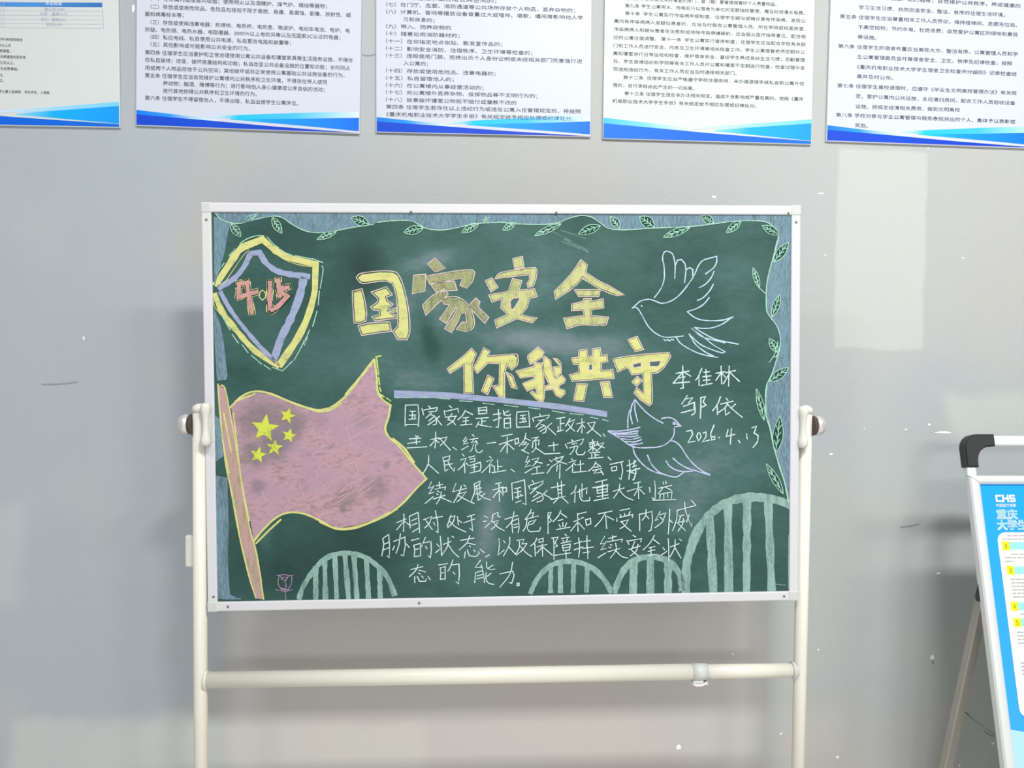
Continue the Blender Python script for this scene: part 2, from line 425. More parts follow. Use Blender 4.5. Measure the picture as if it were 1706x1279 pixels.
# ------------------------------------------------------------------ posters
POSTERS = [
 dict(at=(-1.3364, 1.8506), ang=0.00741, w=0.4762, pal='B', size=7.4, lines=[
  (209.5, 188.1, 270.2, 187.7, '按照评分标准和结合'),
  (170.5, 175.0, 244.5, 174.8, '宿舍卫生检查一次以上点'),
  (176.9, 162.8, 244.2, 162.6, '按总分评为优秀寝室。'),
  (201.3, 150.0, 275.5, 149.9, '本学期优秀寝室判定标准'),
  (183.9, 137.2, 251.2, 137.0, '每学期被评三次以上。'),
  (199.3, 124.1, 260.0, 123.7, '可以评为优秀等级。'),
  (181.1, 110.9, 228.2, 110.1, '检查整改通过。'),
  (180.9, 98.8, 228.0, 98.2, '不予评定通过。'),
  (176.7, 74.6, 325.3, 73.5, '对优秀寝室给予公寓小组表彰、评优评先、入党推'),
 ]),
 dict(at=(-0.8259, 1.8597), ang=-0.01195, w=0.4947, pal='A', size=10.9, lines=[
  (30.5, 280.8, 418.2, 281.4, '（一）在公寓内或宿舍内吸烟；使用明火以及酒精炉、煤气炉、蜡烛等器物；'),
  (30.6, 263.3, 471.1, 264.2, '（二）存放或使用危险品。危险品包括但不限于易燃、易爆、易腐蚀、剧毒、放射性、细'),
  (18.9, 246.3, 103.0, 246.9, '菌和病毒标本等；'),
  (30.8, 229.0, 469.9, 229.6, '（三）存放或使用违章电器：热得快、电热杯、电热壶、微波炉、电动车电池、电炉、电'),
  (19.1, 212.3, 448.7, 213.5, '热毯、电热锅、电热水器、电取暖器、2000W以上电吹风等以及无国家3C认证的电器；'),
  (31.0, 196.6, 338.9, 196.5, '（四）私拉电线、私自使用公共电源、私自更改电路和装置等；'),
  (31.1, 180.4, 249.3, 180.1, '（五）其他影响或可能影响公共安全的行为。'),
  (19.4, 162.3, 477.5, 163.7, '第四条 住宿学生应当爱护和正常合理使用公寓公共设备和寝室家具等生活服务设施，不得存'),
  (19.5, 145.8, 471.1, 146.3, '在私自装修；改变、破坏房屋结构和功能；私自改变公共设备设施的位置和功能；长时间占'),
  (19.6, 128.2, 459.8, 130.0, '用或两个人物品存放于公共空间；其他破坏或非正常使用公寓基础公共设施设备的行为。'),
  (19.7, 111.6, 420.4, 112.5, '第五条 住宿学生应当自觉维护公寓楼内公共秩序和卫生环境，不得存在带人或饲'),
  (59.0, 95.7, 415.7, 95.8, '养动物；酗酒、赌博等行为；进行影响他人身心健康或公序良俗的活动；'),
  (59.1, 79.4, 265.0, 79.9, '进行其他妨碍公共秩序和卫生环境的行为。'),
  (20.0, 62.1, 356.9, 63.1, '第六条 住宿学生不得留宿他人，不得出租、私自出借学生公寓床位。'),
 ]),
 dict(at=(-0.2940, 1.8582), ang=0.00390, w=0.4908, pal='A', size=10.4, lines=[
  (22.2, 303.2, 272.2, 302.0, '（六）向楼道泼水或占用公共空间的；'),
  (22.2, 287.1, 452.4, 286.1, '（七）在门厅、走廊、消防通道等公共场所存放个人物品，丢弃杂物的；'),
  (22.2, 271.1, 470.9, 270.4, '（八）计算机、音响等播放设备音量过大或喧哗、唱歌、嬉闹等影响他人学'),
  (61.7, 254.9, 131.6, 254.4, '习和休息的；'),
  (22.2, 238.3, 169.2, 238.7, '（九）带入、饲养动物的'),
  (22.2, 222.2, 188.9, 221.8, '（十）随意动用消防器材的；'),
  (22.2, 205.5, 285.8, 205.1, '（十一）在非指定地点张贴、散发宣传品的；'),
  (22.2, 189.0, 355.2, 187.5, '（十二）影响安全消防、住宿秩序、卫生环境等检查的；'),
  (22.2, 173.3, 470.0, 171.7, '（十三）违规使用门禁、拒绝出示个人身份证明或未经相关部门同意强行进'),
  (61.8, 156.9, 117.1, 156.4, '入公寓的；'),
  (22.2, 139.7, 271.3, 138.4, '（十四）存放或使用危险品、违章电器的；'),
  (22.2, 122.9, 176.0, 123.0, '（十五）私自留宿他人的；'),
  (22.2, 106.8, 243.4, 105.8, '（十六）在公寓楼内从事经营活动的；'),
  (22.2, 91.2, 367.4, 90.3, '（十七）向公寓楼外丢弃杂物、投掷物品等不文明行为的；'),
  (22.2, 74.4, 319.5, 73.8, '（十八）故意破坏寝室公物拒不赔付或屡教不改的'),
  (22.8, 58.3, 467.6, 57.6, '第四条 住宿学生若存在以上违纪行为或违反公寓入住管理规定的，将按照'),
  (22.8, 41.4, 451.0, 40.8, '《重庆机电职业技术大学学生手册》有关规定给予相应处理或纪律处分。'),
 ]),
 dict(at=(0.2250, 1.8568), ang=-0.00243, w=0.4939, pal='B', size=9.6, lines=[
  (46.8, 321.4, 403.0, 320.6, '第八条 学生应自觉关好寝室的房门、窗（箱）要管理保管好个人贵重物品。'),
  (47.1, 304.8, 470.4, 303.1, '第九条 学生公寓用水、用电实行以宿舍为单位的定额指标管理，需及时完清水电费。'),
  (47.4, 287.3, 472.5, 285.1, '第十条  学生公寓实行传染病申报制度。住宿学生疑似或确诊患有传染病，发现公'),
  (22.5, 268.9, 472.9, 266.7, '寓内有传染病病人或疑似患者的，应当及时报告公寓管理人员、所在学院或校医务室，'),
  (21.8, 250.4, 473.3, 248.9, '传染病病人和疑似患者在治愈前或排除传染病嫌疑前，应当服从医疗指导意见，配合相'),
  (21.5, 231.8, 473.8, 231.1, '应的公寓住宿调整。 第十一条  学生公寓实行查房制度，住宿学生应当配合学校有关部'),
  (21.8, 213.3, 472.5, 213.2, '门和工作人员进行安全、内务及卫生环境等相关检查工作。学生公寓宿管老师定期对公'),
  (21.4, 195.4, 473.0, 195.1, '寓和寝室进行日常巡视和检查，维护宿舍安全，督促学生养成良好生活习惯；后勤管理'),
  (21.7, 178.1, 473.4, 176.9, '处、学生自律组织和学院等有关工作人员对公寓和寝室不定期进行检查，检查过程中发'),
  (22.0, 159.6, 311.5, 159.3, '现违规违纪行为，有关工作人员应当及时通报相关部门。'),
  (45.8, 141.8, 472.6, 140.5, '第十二条  住宿学生应当严格遵守学校住宿安排，未办理退宿手续私自到公寓外住'),
  (21.6, 123.7, 212.6, 121.3, '宿的，自行承担由此产生的一切后果。'),
  (49.1, 105.3, 471.8, 104.7, '第十三条 住宿学生违反本办法相关规定，造成不良影响或严重后果的，按照《重庆'),
  (21.2, 87.1, 359.8, 85.7, '机电职业技术大学学生手册》有关规定给予相应处理或纪律处分。'),
 ]),
 dict(at=(0.7542, 1.8647), ang=-0.00972, w=0.5302, pal='A', size=10.6, lines=[
  (67.1, 337.9, 460.5, 332.8, '寝室内禁止吸烟、乱扔烟蒂；自觉维护公共秩序，养成健康的'),
  (68.0, 312.7, 423.4, 310.4, '学习生活习惯，共同创造安全、整洁、有序的住宿生活环境。'),
  (23.3, 289.9, 454.4, 287.7, '第五条 住宿学生应当尊重相关工作人员劳动，保持楼梯间、走廊无垃圾、'),
  (67.4, 267.2, 456.9, 265.9, '不高空抛物；节约水电，杜绝浪费；自觉爱护公寓区的绿地和景观'),
  (67.2, 244.3, 112.2, 244.1, '等设施。'),
  (21.5, 221.3, 458.8, 220.2, '第六条 住宿学生的宿舍布置应当美观大方、整洁有序。公寓管理人员和学'),
  (67.8, 198.2, 445.4, 197.6, '生公寓管理委员会开展宿舍安全、卫生、秩序及纪律检查，按照'),
  (68.0, 174.9, 457.5, 173.6, '《重庆机电职业技术大学学生宿舍卫生检查评分细则》记录检查结'),
  (68.1, 152.9, 155.9, 152.4, '果并及时公布。'),
  (22.4, 130.2, 459.3, 129.0, '第七条 住宿学生离校退宿时，应遵守《毕业生文明离校管理办法》有关规'),
  (67.2, 107.4, 457.1, 105.3, '定，爱护公寓内公共设施，主动清扫房间，配合工作人员验收设备'),
  (67.4, 83.2, 321.7, 84.2, '设施，按规定结清相关费用，做到文明离校'),
  (21.5, 62.1, 458.9, 61.4, '第八条 学校对参与学生公寓管理与服务表现突出的个人、集体予以表彰或'),
  (67.9, 39.8, 99.1, 38.5, '奖励。'),
 ]),
]
TAB = (3.0086e-04, -6.0000e-06, 0.22390, 8.4286e-06, -3.0500e-04, 0.27260)          # table layout to poster metres
INK_A = [  # strips of (u, bottom v, top v, colour), in poster widths
 [(0, 0.0, .05, (0, 66, 200)), (.3, 0.0, .036, (0, 70, 205)), (.6, 0.0, .02, (0, 62, 196)), (1, 0.0, .003, (0, 50, 180))],
 [(0, .05, .07, (0, 116, 238)), (.15, .043, .058, (30, 146, 242)), (.3, .036, .046, (186, 222, 248)), (.36, .034, .04, (216, 232, 248))],
 [(.42, .043, .046, (0, 196, 236)), (.6, .034, .052, (0, 152, 250)), (.8, .024, .062, (0, 132, 246)), (1, .012, .073, (0, 108, 236))],
 [(.33, .05, .054, (206, 228, 248)), (.45, .046, .064, (10, 190, 238)), (.7, .057, .083, (60, 188, 250)), (.85, .065, .092, (140, 208, 250)), (1, .073, .1, (214, 226, 246))]]
INK_B = [
 [(0, 0.0, .072, (0, 112, 230)), (.5, 0.0, .041, (0, 96, 216)), (1, 0.0, .016, (0, 104, 214))],
 [(0, .072, .098, (64, 186, 242)), (.2, .06, .081, (120, 206, 246)), (.42, .047, .062, (206, 230, 248))],
 [(.53, .05, .055, (120, 214, 250)), (.7, .039, .072, (0, 170, 246)), (1, .018, .1, (0, 148, 236))],
 [(.42, .056, .062, (206, 226, 248)), (.7, .072, .089, (150, 210, 250)), (1, .1, .119, (110, 202, 246))]]
POSTER_LABELS = [
 'white poster with a blue table header at the far left of the poster row',
 'pale rule poster with dense grey text, hanging just left of the middle poster',
 'middle poster of the row, its last line of text running into the blue footer',
 'whitest rule poster with broad sky-blue footer, hanging above the upper chalk dove',
 'rightmost rule poster, cut by the photo edge, above the pale repainted wall patch']
def printed(name, strips, w, y, parent):
    bm = bmesh.new(); lay = bm.loops.layers.color.new('ink')
    for k, s in enumerate(strips):
        pv = None
        for u, b, t, c in s:
            cur = (bm.verts.new((u * w, y - 0.00004 * k, b * w)), bm.verts.new((u * w, y - 0.00004 * k, t * w)), c)
            if pv:
                f = bm.faces.new((pv[0], cur[0], cur[1], pv[1]))
                for l in f.loops:
                    l[lay] = lin(pv[2] if l.vert in pv[:2] else cur[2])
            pv = cur
    # the layer above stores linear values in a byte colour; convert through a float attribute
    me = bpy.data.meshes.new(name)
    vals = [tuple(l[lay]) for f in bm.faces for l in f.loops]
    bm.loops.layers.color.remove(lay)
    bm.to_mesh(me); bm.free()
    a = me.attributes.new('ink', 'FLOAT_COLOR', 'CORNER')
    for i, v in enumerate(vals): a.data[i].color = v
    me.materials.append(M_PRINT)
    o = bpy.data.objects.new(name, me); COL.objects.link(o); o.parent = parent
    return o
for i, P in enumerate(POSTERS):
    w = P['w']; h = w * 1.42; T = 0.006
    root = empty('rule_poster', (P['at'][0], 0.0, P['at'][1]), POSTER_LABELS[i], 'poster', 'rule posters in a row on the wall')
    root.rotation_euler = (0, -P['ang'], 0)
    bm = bmesh.new(); box(bm, (0, -T, 0), (w, -0.0004, h), 0.0012)
    for f in bm.faces:
        if abs(f.normal.y) < 0.5: f.material_index = 1
    panel = link('panel', bm, [M_PAPER_COOL if P['pal'] == 'A' else M_PAPER_WHITE, M_FOAM], root)
    ft = printed('footer_band', [[(min(max(u, 0.003), 0.997), max(b, 0.0035), t, c) for u, b, t, c in s] for s in (INK_A if P['pal'] == 'A' else INK_B)], w, -T - 0.0002, root)
    ft['label'] = 'blue printed footer with crossing swooshes'
    bm = bmesh.new()
    for x0, z0, x1, z1, s in P['lines']:
        text_into(bm, s, x0 / 1000, z0 / 1000, x1 / 1000, z1 / 1000, P['size'] / 1000, -T - 0.0005)
    link('printed_text', bm, M_INK, root)['label'] = 'lines of grey Chinese print'
    if i == 0:
        # the score table at the upper right of this poster
        def tp(x, y): return (x * TAB[0] + y * TAB[1] + TAB[2], x * TAB[3] + y * TAB[4] + TAB[5])
        k = -TAB[4]
        a, b = tp(-700, 5), tp(726, 18); hgt = 33 * k
        hdr = printed('table_header', [[(0.03, (a[1] - hgt) / w, a[1] / w, (60, 120, 200)), (.6, (a[1] * .43 + b[1] * .57 - hgt) / w, (a[1] * .43 + b[1] * .57) / w, (74, 142, 214)), (b[0] / w, (b[1] - hgt) / w, b[1] / w, (40, 112, 182))]], w, -T - 0.0002, root)
        hdr['label'] = 'blue table header band'
        bm = bmesh.new()
        for y in (66, 98, 128, 158, 188):
            p, q = tp(-700, y), tp(722, y + 14); ribbon(bm, [(max(p[0], 0.03 * w), p[1]), q], 0.0007, -T - 0.0003, 0, 0)
        p, q = tp(726, 20), tp(735, 205); ribbon(bm, [p, q], 0.0016, -T - 0.0003, 0, 0)
        for xx in (5, 25): ribbon(bm, [tp(xx, 5), tp(xx + 2, 190)], 0.0008, -T - 0.0003, 0, 0)
        for x0, x1, y, s in ((310, 455, 66, '得分百分制'), (280, 478, 100, '优秀：最高95分'), (290, 468, 138, '良好：最高85分'), (325, 440, 172, '合格60分')):
            p, q = tp(x0, y), tp(x1, y + 2); text_into(bm, s, p[0], p[1], q[0], q[1], 0.0085, -T - 0.0005)
        p, q = tp(320, 20), tp(438, 22); text_into(bm, '评定标准', p[0], p[1], q[0], q[1], 0.0115, -T - 0.0006, 1)
        link('printed_table', bm, [M_INKPALE, M_INKW], root)['label'] = 'pale table rules and cell print'

